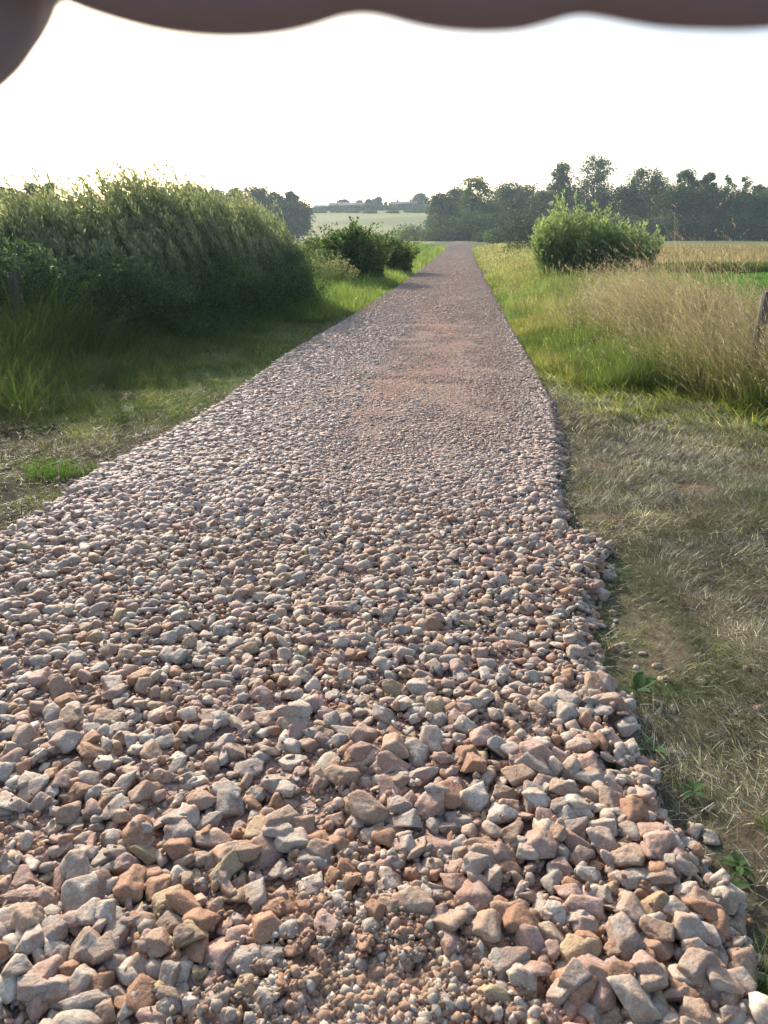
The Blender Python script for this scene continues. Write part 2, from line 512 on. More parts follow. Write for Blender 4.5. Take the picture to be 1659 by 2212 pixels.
# height map on which the stones are dropped one by one
HX0, HX1, HY0, HY1, HR = -4.2, 2.4, 0.4, 16.0, 0.0125
nx, ny = int((HX1 - HX0) / HR), int((HY1 - HY0) / HR)
gx = HX0 + (np.arange(nx) + .5) * HR; gy = HY0 + (np.arange(ny) + .5) * HR
GXm, GYm = np.meshgrid(gx, gy, indexing='ij')
HM = height(GXm.ravel(), GYm.ravel()).reshape(nx, ny)
ins = (GXm > xl(gy)[None, :]) & (GXm < xr(gy)[None, :])
HM[ins] = 0.018
HM = HM.astype(np.float32)
del GXm, GYm
def drop(x, y, a, b, c, rz, sink=0.45, commit=True):
    """z at which a stone of half axes a,b,c rests; raises the map beneath it"""
    m = max(a, b)
    i0, i1 = int((x - m - HX0) / HR), int((x + m - HX0) / HR) + 2
    j0, j1 = int((y - m - HY0) / HR), int((y + m - HY0) / HR) + 2
    if i0 < 0 or j0 < 0 or i1 > nx or j1 > ny: return None
    lx = gx[i0:i1, None] - x; ly = gy[None, j0:j1] - y
    cr, sr = math.cos(rz), math.sin(rz)
    uu = (lx * cr + ly * sr) / a; vv = (-lx * sr + ly * cr) / b
    q = uu * uu + vv * vv
    msk = q < 1
    if not msk.any(): return float(HM[min(nx - 1, i0), min(ny - 1, j0)])
    H = HM[i0:i1, j0:j1]
    core = q < 0.7
    hh = H[core] if core.any() else H[msk]
    zb = float(hh.mean() * 0.85 + hh.max() * 0.15)
    z = zb + c * sink
    if commit:
        top = z + c * np.sqrt(np.clip(1 - q, 0, 1)) * 0.7
        H[msk] = np.maximum(H[msk], top[msk].astype(np.float32))
    return z

STONES = []   # x, y, z, a, b, c, rz, tiltx, tilty, variant, colour key, manual flag
CK = list(STONE_COLS)
def pick_colour(x, y):
    grit = math.exp(-((x + 0.02) ** 2 + (y - 1.2) ** 2) / 0.3)
    pr = np.array([0.34, 0.20, 0.18, 0.18, 0.07, 0.03])
    pr = pr + grit * np.array([-.15, -.08, 0.1, 0, 0.22, 0.04]); pr = np.clip(pr, 0.01, 1); pr /= pr.sum()
    return CK[int(rng.choice(6, p=pr))]
def size_at(x, y):
    """typical half width of the stones lying there"""
    l, r = x - xl(y), xr(y) - x
    base = np.interp(y, [1, 1.8, 2.6, 3.6, 4.4, 6, 9, 14, 18], [.036, .033, .027, .0225, .0165, .013, .0115, .011, .010])
    edge = max(math.exp(-(l / 0.55) ** 2), math.exp(-(r / 0.2) ** 2))
    if y > 3.6: base += edge * np.interp(y, [3.6, 5, 10, 15], [0.003, .009, .009, .006])
    if y > 3.4 and l < 1.3: base += 0.006
    gr = math.exp(-(((x + 0.02) / 0.26) ** 2 + ((y - 1.1) / 0.25) ** 2))
    return float(base * (1 - 0.5 * gr))
def add_stone(x, y, a, manual=None, sink=0.2):
    if manual:
        b, c, rz, ck, var = manual
    else:
        var = int(rng.integers(NV)); rz = rng.uniform(0, 2 * math.pi); ck = None
        e_ = EXT[3][var]
        b = a * float(e_[1]); c = a * float(e_[2]) * (0.9 if y < 4.6 else 0.62)
        ck = pick_colour(x, y)
    z = drop(x, y, a * 0.9, b * 0.9, c, rz, sink)
    if z is None: return
    tl = (0.3 if y < 4.6 else 0.15) if not manual else 0.15
    STONES.append((x, y, z, a, b, c, rz, rng.normal() * tl, rng.normal() * tl, var, ck, 1 if manual else 0))

def scatter(y0, y1, dens, k=1.0, best=3, spread=0.38, keep=None):
    """random stones between two distances, each put at the lowest of a few spots"""
    y = y0
    while y < y1:
        dy = min(0.25, y1 - y)
        a0, b0 = float(xl(y + dy / 2)), float(xr(y + dy / 2))
        a0 = max(a0, -0.62 * y - 1.3)
        n = int((b0 - a0) * dy * dens(y))
        for _ in range(n):
            bx = None
            for _ in range(best):
                px, py = rng.uniform(a0 - 0.05, b0 + 0.06), rng.uniform(y, y + dy)
                i, j = int((px - HX0) / HR), int((py - HY0) / HR)
                if not (0 <= i < nx and 0 <= j < ny): continue
                h = HM[i, j]
                if bx is None or h < bx[2]: bx = (px, py, h)
            if bx is None: continue
            px, py, _h = bx
            if keep is not None and not keep(px, py): continue
            s = size_at(px, py) * k * math.exp(rng.normal() * spread)
            s = min(s, 0.055 if y < 2.2 else 0.042)
            if rng.random() < 0.25: s *= 0.55
            add_stone(px, py, s)
        y += dy
grit_hole = lambda x, y: math.hypot((x + 0.02) / 0.2, (y - 1.1) / 0.17) > 0.85 + 0.5 * rng.random() or rng.random() < 0.06
def dens(y): return 0.8 / (4 * size_at(-0.3 + 0.1 * y, y) ** 2 * 0.75)
scatter(0.6, 4.6, dens, 1.0, 2, 0.35, grit_hole)
fade = lambda x, y: rng.random() < 1 - smooth((y - 3.4) / 3.2) and grit_hole(x, y)
scatter(0.6, 6.5, dens, 0.85, 4, 0.4, fade)
scatter(0.6, 6.0, dens, 0.9, 5, 0.45, fade)
print('pile height', float(HM[ins & (gy[None, :] < 3)].mean()))
def keep_mid(x, y):
    l, r = x - xl(y), xr(y) - x
    e = max(math.exp(-(l / 1.0) ** 2), math.exp(-(r / 0.4) ** 2))
    mid = math.exp(-((x - 0.5 * (xl(y) + xr(y)) - 0.25 - 0.3 * math.sin(y * .7)) / 0.28) ** 2)
    return rng.random() < 0.66 - 0.34 * mid * smooth((y - 6) / 3) + 0.5 * e + 0.3 * (vnoise(x, y * 0.4, 0.5, 21) - 0.5) * 2
scatter(4.6, 15.8, lambda y: np.interp(y, [4.6, 8, 13.5, 16], [3000, 2900, 2300, 700]), 0.8, 2, 0.36, keep_mid)

for _ in range(900):
    y = rng.uniform(.8, 8) ; side = rng.random() < .45
    x = float(xr(y)) + rng.exponential(.17) if side else float(xl(y)) - rng.exponential(.28)
    add_stone(x, y, size_at(x, y) * rng.uniform(.5, 1.0), None, 0.1)
# stones that can be told apart in the photograph: crop x, y, w, h, colour (crops of the photograph at 0.43 scale)
C7 = [(140,150,190,140,'t'),(325,210,185,150,'p'),(470,150,190,150,'t'),(465,255,160,100,'g'),(545,370,210,120,'g'),(715,440,230,180,'g'),(270,520,140,130,'p'),
 (440,430,130,140,'t'),(575,520,160,110,'g'),(480,580,150,120,'k'),(625,640,140,140,'g'),(900,650,260,120,'p'),(1045,670,190,140,'g'),(1105,590,120,140,'p'),
 (1190,745,170,90,'p'),(1300,850,230,150,'o'),(1115,835,170,150,'p'),(710,740,130,160,'p'),(520,740,200,130,'k'),(600,920,180,150,'g'),(395,870,130,180,'g'),
 (1030,1000,230,200,'t'),(1225,1060,170,150,'p'),(620,1040,180,170,'o'),(780,1090,150,170,'t'),(650,1230,270,220,'k'),(520,1280,230,160,'g'),(950,1210,200,190,'k'),
 (820,1270,190,160,'o'),(1150,1320,250,130,'k'),(100,1320,230,150,'y'),(240,1240,190,180,'p'),(450,1350,200,140,'g'),(450,1450,230,160,'k'),(630,1440,170,160,'g'),
 (1250,1450,230,180,'t'),(1480,1460,220,160,'g'),(1110,1480,190,110,'p'),(830,75,90,60,'p')]
C1 = [(230,210,160,140,'g'),(1090,70,160,80,'g'),(1330,170,240,110,'p'),(1510,180,130,100,'g'),(1250,440,310,150,'t'),(660,190,150,90,'g'),(1040,360,180,130,'g'),
 (690,530,190,120,'g'),(830,430,160,130,'g'),(450,620,160,150,'g'),(130,680,210,150,'k'),(140,790,290,90,'k'),(150,950,210,220,'t'),(610,880,220,160,'p'),
 (1090,830,260,170,'o'),(780,930,170,130,'k'),(600,1120,180,220,'t'),(930,1090,200,200,'t'),(1090,1080,160,130,'t'),(110,1260,190,180,'g'),(200,1360,250,150,'g'),
 (340,1350,190,200,'g'),(1280,1400,160,160,'g'),(1560,1400,170,150,'p'),(690,1330,130,110,'p'),(1080,1240,150,140,'p'),(1460,560,190,120,'t'),(1310,680,120,160,'g'),(1020,1370,220,100,'t')]
C2 = [(190,120,150,140,'g'),(480,90,160,120,'t'),(660,150,130,120,'g'),(740,290,260,170,'t'),(570,310,130,150,'k'),(1180,200,200,130,'g'),(950,260,160,130,'g'),
 (1290,310,190,120,'p'),(980,470,170,150,'g'),(230,430,210,130,'g'),(480,530,180,130,'t'),(430,680,160,140,'p'),(880,800,190,110,'g'),(1130,720,270,110,'t'),
 (800,890,150,170,'o'),(1000,1130,210,90,'g'),(830,1030,130,130,'t'),(350,1270,290,150,'t'),(150,1390,180,150,'p'),(1170,1390,220,200,'g'),(1330,900,160,90,'p'),
 (1190,880,140,110,'k'),(840,710,120,110,'p'),(1480,1220,150,150,'t')]
for lst, ox, s in ((C7, 1200, .434), (C1, 0, .422), (C2, 600, .422)):
    for X, Y, W_, H_, ck in lst:
        px, py = (ox + X * s) / 1.1573, (1900 + Y * s) / 1.1573
        gx_, gy_ = G(px, py, 0.05)
        zdep = gy_ * math.cos(PITCH) + 1.45 * math.sin(PITCH)
        a = W_ * s / 1.1573 / F * zdep / 2 * 0.96
        hv = H_ * s / 1.1573 / F * zdep / 2
        asp = H_ / W_
        var = int(rng.choice([i for i in range(NV) if ((i % 4 == 3) if asp < 0.5 else (i % 4 == 2) if asp < 0.65 else (i % 4 < 2))]))
        Vm = SH[1][var][0]
        a = min(a, .085); b = min(hv, a * 0.95); c = min(a, b) * 0.68
        add_stone(gx_, gy_, a, (b, c, rng.normal() * 0.3, ck, var), 0.1)

# pick the 300 that show largest; the rest is one object
def shown(s): return s[3] * s[4] / (s[0] ** 2 + s[1] ** 2 + 2.1)
def in_view(s):
    dz = s[1] * math.cos(PITCH) + (CAM_H - s[2]) * math.sin(PITCH)
    vz = -s[1] * math.sin(PITCH) * -1 * 0 + (s[2] - CAM_H) * math.cos(PITCH) + s[1] * math.sin(PITCH)
    return abs(s[0] / dz * F) < 835 and abs(vz / dz * F) < 1112
surf = []
for s in STONES:
    i, j = int((s[0] - HX0) / HR), int((s[1] - HY0) / HR)
    cov = HM[i, j] - (s[2] + s[5] * 0.8)      # what lies above its top
    surf.append(cov < 0.25 * s[5])
order = sorted([k for k, s in enumerate(STONES) if surf[k] and in_view(s)], key=lambda k: (-STONES[k][11], -shown(STONES[k])))
hero = set(order[:300])

def rotm(rx, ry, rz):
    return np.array(Euler((rx, ry, rz)).to_matrix())
groups = {}
for k in hero:
    s = STONES[k]; px_, py_ = s[0], s[1]
    dg = math.hypot(px_ + 0.02, py_ - 1.1)
    r = float(xr(py_)) - px_
    if r < 0.16: place = 'at the grassy right edge of the track'
    elif dg < 0.38: place = 'bordering the brown grit patch'
    elif py_ < 1.35 and px_ < -0.02: place = 'in the bottom left corner of the track'
    elif py_ < 1.35: place = 'low down between grit patch and grass'
    elif px_ < -0.7: place = 'on the far left of the foreground'
    elif px_ < -0.1: place = 'left of the middle foreground'
    elif px_ < 0.45: place = 'in the middle foreground above the grit'
    else: place = 'in the right foreground near the grass'
    shp = {0: 'chunky', 1: 'blocky', 2: 'flat', 3: 'long'}[s[9] % 4]
    groups.setdefault((STONE_COLS[s[10]][1], shp, place), []).append(k)
ORD = ['largest', 'second largest', 'third largest', 'fourth largest', 'fifth largest', 'sixth largest', 'seventh largest', 'eighth largest', 'ninth largest', 'tenth largest']
for (cn, shp, place), ks in groups.items():
    ks.sort(key=lambda k: -STONES[k][3] * STONES[k][4])
    for q, k in enumerate(ks):
        s = STONES[k]
        o = link('stone', hero_mesh(s[9], s[10]))
        o.location = s[:3]
        o.rotation_euler = (s[7], s[8], s[6])
        Vm = SH[1][s[9]][0]
        e_ = HEXT[s[9]]; o.scale = (s[3] / float(e_[0]), s[4] / float(e_[1]), s[5] / float(e_[2]))
        word = ORD[q] if q < len(ORD) else str(q + 1) + 'th largest'
        lab = (word + ' ' if len(ks) > 1 else '') + f'{cn} {shp} stone {place}'
        tag(o, lab, 'stone', 'large loose stones of the track')

acc = {1: Acc(), 2: Acc(), 3: Acc()}
TC = {k: np.array(v[0]) for k, v in STONE_COLS.items()}
for k, s in enumerate(STONES):
    if k in hero: continue
    d = math.hypot(s[0], s[1])
    scr = s[3] / d
    lvl = 3 if scr > 0.014 else 2 if scr > 0.0055 else 1
    V, Fc = SH[lvl][s[9]]
    M = rotm(s[7], s[8], s[6])
    W_ = (V * (np.array([s[3], s[4], s[5]]) / EXT[lvl][s[9]])) @ M.T + np.array(s[:3])
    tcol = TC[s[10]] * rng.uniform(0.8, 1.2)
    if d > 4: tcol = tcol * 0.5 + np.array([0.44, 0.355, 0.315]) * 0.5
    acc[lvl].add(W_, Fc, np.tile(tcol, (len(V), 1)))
allacc = Acc()
# pebbles and crumbs: brown grit patch, and between the stones
for _ in range(16000):
    if rng.random() < 0.62: x, y = -0.02 + rng.normal() * 0.15, 1.1 + rng.normal() * 0.14
    else:
        y = rng.uniform(0.9, 4.5); x = rng.uniform(max(-0.6 * y - 1, float(xl(y))), float(xr(y)) + 0.1)
    if y < 0.6: continue
    a = rng.uniform(0.0035, 0.011) if rng.random() < 0.8 else rng.uniform(0.011, 0.02)
    i, j = int((x - HX0) / HR), int((y - HY0) / HR)
    if not (0 <= i < nx and 0 <= j < ny): continue
    z = HM[i, j] + a * 0.2 if a > .008 else HM[i, j] + a * 0.3
    if HM[i, j] > (0.05 if a < .009 else 0.04): continue
    V, Fc = SH[1][int(rng.integers(NV))]
    M = rotm(*rng.uniform(0, 6, 3))
    tcol = (TC['o'] * 0.55 + TC['t'] * 0.45 if rng.random() < 0.7 else TC['p']) * rng.uniform(0.7, 1.2)
    allacc.add((V * a) @ M.T + np.array([x, y, z]), Fc, np.tile(tcol, (len(V), 1)))
# distant track: flat lying pieces, sparse
FARN = 62000
yy = 13.5 + (rng.random(FARN) ** 1.7) * 110
kp = rng.random(FARN) < smooth((yy - 13.5) / 2.3); yy = yy[kp]
xx = xl(yy) + rng.random(len(yy)) * (xr(yy) - xl(yy))
V1, F1 = SH[1][0]
for x, y in zip(xx, yy):
    if rng.random() < .45 * math.exp(-((x - 0.5 * (xl(y) + xr(y)) - 0.25 - 0.3 * math.sin(y * .7)) / 0.3) ** 2): continue
    a = 0.012 * math.exp(rng.normal() * 0.35)
    V, Fc = SH[1][int(rng.integers(NV))]
    M = rotm(rng.normal() * .3, rng.normal() * .3, rng.uniform(0, 6))
    tcol = (TC['g'] * 0.7 + TC['k'] * 0.3 + .03) * rng.uniform(0.85, 1.3)
    allacc.add((V * a) @ M.T + np.array([x, y, 0.024]), Fc, np.tile(tcol, (len(V), 1)))
for lvl in (1, 2, 3):
    A_ = acc[lvl]
    if A_.n: allacc.add(np.concatenate(A_.v), np.concatenate(A_.f), np.concatenate(A_.t))
o = link('gravel', allacc.mesh('gravel', True), None, M_STONES)
tag(o, 'crushed pink and grey stone covering the track', 'gravel', kind='stuff')
print('STONES', len(STONES), 'tris', len(o.data.polygons))
del allacc, acc

# ---------------------------------------------------------------- grass
def blades(base, L, az, tilt, curl, wid, col, k=3, tipw=0.15, colvar=0.0, tipcol=None):
    """ribbons: base (n,3), length, lean azimuth, first tilt from vertical, extra bend, width, colour (n,3)"""
    n = len(base)
    cf = np.exp((vnoise(base[:, 0], base[:, 1], .22, 91) - .5) * .9 + (vnoise(base[:, 0], base[:, 1], .9, 92) - .5) * .5)[:, None]
    col = col * cf
    L = L * (.75 + .5 * vnoise(base[:, 0], base[:, 1], .2, 93))
    V = np.zeros((n, k + 1, 2, 3)); T = np.zeros((n, k + 1, 2, 3))
    d = np.stack([np.sin(az), np.cos(az)], 1)
    wa = az + np.pi / 2 + rng.normal(size=n) * 0.9
    wd = np.stack([np.sin(wa), np.cos(wa), np.zeros(n)], 1)
    p = base.copy()
    for s in range(k + 1):
        w_ = wid * (1 - (1 - tipw) * (s / k) ** 1.5) * 0.5
        V[:, s, 0] = p - wd * w_[:, None]; V[:, s, 1] = p + wd * w_[:, None]
        cc = col if tipcol is None else col * (1 - s / k) + tipcol * (s / k)
        T[:, s, 0] = cc; T[:, s, 1] = cc
        a = tilt + curl * (s + 0.5) / k
        st = L / k
        p = p + np.stack([d[:, 0] * np.sin(a) * st, d[:, 1] * np.sin(a) * st, np.cos(a) * st], 1)
    idx = np.arange(n)[:, None] * (2 * (k + 1)) + np.arange(k)[None, :] * 2
    Fq = np.stack([idx, idx + 1, idx + 3, idx + 2], -1).reshape(-1, 4)
    return V.reshape(-1, 3), Fq, T.reshape(-1, 3), p

def pick(pts_mask_fn, n, x0, x1, y0, y1, power=1.0):
    """random ground points; density may fall with distance"""
    y = y0 + (y1 - y0) * rng.random(n) ** power
    x = x0 + (x1 - x0) * rng.random(n)
    m = pts_mask_fn(x, y)
    x, y = x[m], y[m]
    return np.stack([x, y, height(x, y)], 1)

def cvar(cols, n, jitter=0.2):
    cols = np.array(cols); c = cols[rng.integers(len(cols), size=n)]
    return c * np.exp(rng.normal(size=(n, 1)) * jitter)

WIND = -1.35   # azimuth the tops lean to (left, slightly away)
def rside(x, y): return x - xr(y)
def lside(x, y): return xl(y) - x
def mat_line(x, y):   # >0 : nearer than the border of the trampled, cut area on the right
    r = rside(x, y)
    return np.interp(r, [0, .57, 1.45, 1.7, 3, 6], [9.6, 7.8, 7.2, 6.5, 5.6, 4.5]) - y + (vnoise(x, y, 0.7, 31) - .5) * 0.8

# 1. trampled, cut grass on the right
a = Acc()
def f(x, y): return (rside(x, y) > 0.0 + 0.1 * rng.random(len(x))) & (mat_line(x, y) > 0) & (x < 0.62 * y + 0.7) & \
        (rng.random(len(x)) < 0.3 + 0.7 * smooth((vnoise(x, y, 0.5, 7) * -1 + 0.84) / 0.1))
for nn, p0 in ((260000, 1.0), (260000, 0.7)):
    b = pick(f, nn, 0.3, 6, 0.7, 9.6, p0)
    n = len(b)
    b[:, 2] += rng.random(n) * 0.03 + 0.06 * (vnoise(b[:, 0], b[:, 1], .16, 39) - .3) * smooth(rside(b[:, 0], b[:, 1]) / .3)
    pat = vnoise(b[:, 0], b[:, 1], 0.55, 33)
    g = smooth((pat - 0.52) / 0.2)[:, None] * smooth((5.5 - b[:, 1]) / 1.5)[:, None]
    col = cvar([(0.235, 0.21, 0.135), (0.17, 0.165, 0.09), (0.29, 0.26, 0.185), (0.13, 0.115, 0.075), (0.48, 0.44, 0.36), (0.075, 0.065, 0.045)], n, 0.35)
    col = col * (1 - g * 0.8) + cvar([(0.07, 0.12, 0.025), (0.12, 0.16, 0.04)], n) * g * 0.8
    far_ = np.maximum(1, b[:, 1] / 4)
    azf = rng.random(n) * 2 * np.pi * 0.6 + vnoise(b[:, 0], b[:, 1], 0.6, 34) * 9
    V, Fq, T, _ = blades(b, rng.uniform(0.02, 0.075, n), azf, rng.uniform(1.1, 1.5, n) - 0.6 * (rng.random(n) < 0.35),
                         rng.normal(size=n) * 0.25 + 0.25, rng.uniform(0.0018, 0.0036, n) * far_, col, 3)
    a.add(V, Fq, T)
# small bent tufts standing out of the mat
tc_ = pick(f, 5200, 0.3, 6, 0.8, 9, .9); q = 14
b = np.repeat(tc_, q, 0) + rng.normal(size=(len(tc_) * q, 3)) * np.array([.018, .018, 0]); n = len(b)
gr = np.repeat(smooth((vnoise(tc_[:, 0], tc_[:, 1], .7, 38) - .4) / .2) * smooth((6.5 - tc_[:, 1]) / 3), q)[:, None]
col = cvar([(0.22, 0.20, 0.12), (0.15, 0.15, 0.075)], n, .3) * (1 - gr) + cvar([(0.09, 0.14, 0.04), (0.14, 0.17, 0.055)], n, .25) * gr
V, Fq, T, _ = blades(b, rng.uniform(.03, .085, n), rng.random(n) * 6.3, rng.uniform(.2, 1.0, n), rng.uniform(.3, 1.4, n), rng.uniform(.002, .004, n) * np.maximum(1, b[:, 1] / 5), col, 3)
a.add(V, Fq, T)
# pale straws on top
b = pick(f, 1500, 0.3, 6, 0.8, 9, 1.0); n = len(b); b[:, 2] += 0.03
V, Fq, T, _ = blades(b, rng.uniform(0.04, 0.14, n), rng.random(n) * 6.3, rng.uniform(1.1, 1.5, n), rng.normal(size=n) * .5, rng.uniform(.002, .0035, n), cvar([(0.45, 0.42, 0.33)], n, .15), 3)
a.add(V, Fq, T)
o = link('cut_grass', a.mesh('cut_grass'), None, M_CUT)
tag(o, 'trampled dull olive grass cuttings right of the track', 'cut grass', kind='stuff')

# 2. laid-over green grass just behind the cut area, and standing verge grass on the right
def verge(x, y):
    r = rside(x, y)
    return r
a = Acc()
f = lambda x, y: (rside(x, y) > 0.02) & (mat_line(x, y) < 1.5 * rng.random(len(x)) ** 2.2 + .1) & (mat_line(x, y) > -0.9) & (x < 0.56 * y + 1)
b = pick(f, 95000, 0.5, 5.5, 4.0, 11); n = len(b)
col = cvar([(0.18, 0.215, 0.065), (0.11, 0.16, 0.04), (0.25, 0.24, 0.11)], n, 0.25)
azf = 2.4 + vnoise(b[:, 0], b[:, 1], 0.5, 35) * 3 + rng.normal(size=n) * 0.5
V, Fq, T, _ = blades(b, rng.uniform(0.10, 0.32, n), azf, rng.uniform(0.5, 1.2, n), rng.uniform(0.3, 1.1, n), rng.uniform(0.004, 0.007, n), col, 4)
a.add(V, Fq, T)
f = lambda x, y: (rside(x, y) > 0.02) & (mat_line(x, y) < -0.3) & (rside(x, y) < 3.6) & (y < TRACK_END)
for nn, y0, y1, x0, x1 in ((130000, 6, 14, 0.8, 6.5), (70000, 13, 30, 1, 8), (50000, 28, 85, 3, 15)):
    b = pick(f, nn, x0, x1, y0, y1); n = len(b)
    r = rside(b[:, 0], b[:, 1]); d = b[:, 1]
    hgt = np.interp(r, [0, 0.3, 1.2, 2.5], [0.10, 0.22, 0.42, 0.6]) * rng.uniform(0.6, 1.2, n) * (0.7 + 0.6 * vnoise(b[:, 0], d, 0.8, 36))
    yel = smooth((vnoise(b[:, 0], d * 0.5, 0.9, 37) - 0.35) / 0.3)[:, None]
    col = cvar([(0.10, 0.155, 0.045), (0.14, 0.185, 0.06)], n, .25) * (1 - yel) + cvar([(0.20, 0.225, 0.075), (0.27, 0.25, 0.12)], n, .25) * yel
    V, Fq, T, _ = blades(b, hgt, rng.random(n) * 6.3, rng.uniform(0.0, 0.45, n), rng.uniform(0.1, 0.9, n), np.maximum(0.005, d * 0.0006) * rng.uniform(.7, 1.3, n), col, 3)
    a.add(V, Fq, T)
f = lambda x, y: (rside(x, y) > 0.25) & (mat_line(x, y) < -0.5) & (rside(x, y) < 3.5) & (y < 60)
b = pick(f, 16000, 0.8, 12, 7, 60, 1.6); n = len(b)
V, Fq, T, tp = blades(b, rng.uniform(.3, .75, n) * np.interp(rside(b[:, 0], b[:, 1]), [0, 1.5], [.55, 1]), WIND + rng.normal(size=n) * 1.2, rng.uniform(0, .3, n), rng.uniform(.1, .8, n), np.maximum(.003, b[:, 1] * .0005), cvar([(.24, .22, .11), (.16, .17, .07)], n, .2), 4)
a.add(V, Fq, T)
for q in range(4):
    V, Fq, T, _ = blades(tp - np.array([0, 0, .02 * q]), np.maximum(.03, b[:, 1] * .002), rng.random(n) * 6.3, rng.uniform(.2, 1.6, n), rng.uniform(0, .4, n), np.maximum(.006, b[:, 1] * .0006), cvar([(.36, .32, .20), (.28, .26, .15)], n, .2), 2)
    a.add(V, Fq, T)
o = link('verge_grass', a.mesh('verge_grass'), None, M_GRASS)
tag(o, 'bright backlit green grass on the right verge', 'grass', kind='stuff')

# 3. tall dry grass with seed heads, right
a = Acc()
def tall_w(x, y):
    r = rside(x, y)
    lo = 0.95
    return smooth((r - lo) / 1.0) * smooth((-mat_line(x, y) - 0.25) / 0.5) * smooth((15.5 - y) / 3) * smooth((4.8 - r) / 1.6)
f = lambda x, y: rng.random(len(x)) < tall_w(x, y) * (0.4 + 0.6 * vnoise(x, y, 0.7, 41))
b = pick(f, 105000, 1.5, 8, 5, 16); n = len(b)
hg = np.interp(rside(b[:, 0], b[:, 1]), [0.8, 1.5, 2.2, 2.6, 3.2], [0.5, 0.78, 0.8, 0.62, 0.42]) + 0.5 * np.exp(-((b[:, 0] - 3.7) / 0.95) ** 2 - ((b[:, 1] - 9.3) / 1.7) ** 2)
hg = hg * rng.uniform(0.55, 1.12, n) * (0.8 + 0.4 * vnoise(b[:, 0], b[:, 1], 0.6, 42))
dry = (rng.random(n) < 0.62 + 0.4 * smooth((vnoise(b[:, 0], b[:, 1], 0.9, 43) - .35) / .3))[:, None]
col = np.where(dry, cvar([(0.26, 0.245, 0.125), (0.20, 0.20, 0.095)], n, .25), cvar([(0.13, 0.15, 0.055), (0.17, 0.175, 0.075)], n, .25))
tip = np.where(dry, cvar([(0.45, 0.41, 0.28), (0.38, 0.34, 0.21)], n, .2), cvar([(0.22, 0.21, 0.11)], n, .2))
az = WIND + rng.normal(size=n) * 0.9
V, Fq, T, tips = blades(b, hg, az, rng.uniform(0.0, 0.4, n), rng.uniform(0.3, 1.7, n), rng.uniform(0.003, 0.006, n) * np.maximum(1, b[:, 1] / 9), col, 5, 0.4, tipcol=tip)
a.add(V, Fq, T)
# seed heads: short husks along the last fifth of the stalks
sel = rng.random(n) < 0.55
tp, azs = tips[sel], az[sel]
for q in range(7):
    m = len(tp)
    back = (q / 7.0) * 0.17
    pb = tp - np.stack([np.sin(azs) * back * 0.75, np.cos(azs) * back * 0.75, np.full(m, -0.0) + back * 0.5], 1)
    V, Fq, T, _ = blades(pb, rng.uniform(0.02, 0.045, m), azs + rng.normal(size=m) * 0.9, rng.uniform(0.5, 1.7, m), rng.uniform(-.2, .6, m), np.full(m, 0.0075) * np.maximum(1, tp[:, 1] / 9), cvar([(0.42, 0.34, 0.24)], m, .15), 2, 0.3)
    a.add(V, Fq, T)
# green understory leaves among it
b = pick(f, 20000, 1.5, 8, 5, 16); n = len(b)
V, Fq, T, _ = blades(b, rng.uniform(0.2, 0.55, n), rng.random(n) * 6.3, rng.uniform(0.1, 0.6, n), rng.uniform(0.2, 1.0, n), rng.uniform(0.006, 0.012, n), cvar([(0.11, 0.16, 0.035), (0.17, 0.19, 0.06)], n, .2), 3)
a.add(V, Fq, T)
o = link('tall_dry_grass', a.mesh('tall_dry_grass'), None, M_DRY)
tag(o, 'tall straw coloured grass with drooping seed heads', 'tall grass', kind='stuff')

# 4. left side: shaded short grass, bank grass, sparse tufts on the bare soil
a = Acc()
f = lambda x, y: (lside(x, y) > 0.03) & (rng.random(len(x)) < smooth((y - 5.9 + (vnoise(x, y, .5, 51) - .5) * 1.6) / 0.8) * (0.25 + 0.75 * smooth((vnoise(x, y, .6, 52) - .3) / .2)))
b = pick(f, 190000, -8.5, 1, 5.0, 20); n = len(b)
l = lside(b[:, 0], b[:, 1])
hg = np.interp(l, [0, .6, 1.4, 2.3, 3.5], [0.05, 0.08, 0.22, 0.55, 0.7]) * rng.uniform(0.6, 1.3, n) * (0.6 + 0.8 * vnoise(b[:, 0], b[:, 1], .5, 53))
col = cvar([(0.07, 0.125, 0.03), (0.09, 0.14, 0.035), (0.14, 0.14, 0.06)], n, .25)
V, Fq, T, _ = blades(b, hg, rng.random(n) * 6.3, rng.uniform(0.1, 0.8, n), rng.uniform(0.2, 1.2, n), np.maximum(0.004, b[:, 1] * .0006), col, 3)
a.add(V, Fq, T)
# sparse dry stalks and flattened bits on the soil
f = lambda x, y: (lside(x, y) > -0.12) & (rng.random(len(x)) < 0.25 + 0.75 * smooth((vnoise(x, y, .35, 54) - .5) / .12))
b = pick(f, 70000, -5, -1.2, 3.2, 7.8); n = len(b); b[:, 2] += rng.random(n) * .02
gr = smooth((vnoise(b[:, 0], b[:, 1], .6, 55) - .42) / .2)[:, None]
col = cvar([(0.11, 0.09, 0.05), (0.19, 0.16, 0.10), (0.06, 0.055, .03)], n, .25) * (1 - gr) + cvar([(0.13, 0.16, 0.04), (0.20, 0.20, 0.07)], n, .2) * gr
V, Fq, T, _ = blades(b, rng.uniform(0.04, 0.14, n), rng.random(n) * 6.3, rng.uniform(0.7, 1.5, n), rng.normal(size=n) * .3 + .2, rng.uniform(.0025, .006, n), col, 3)
a.add(V, Fq, T)
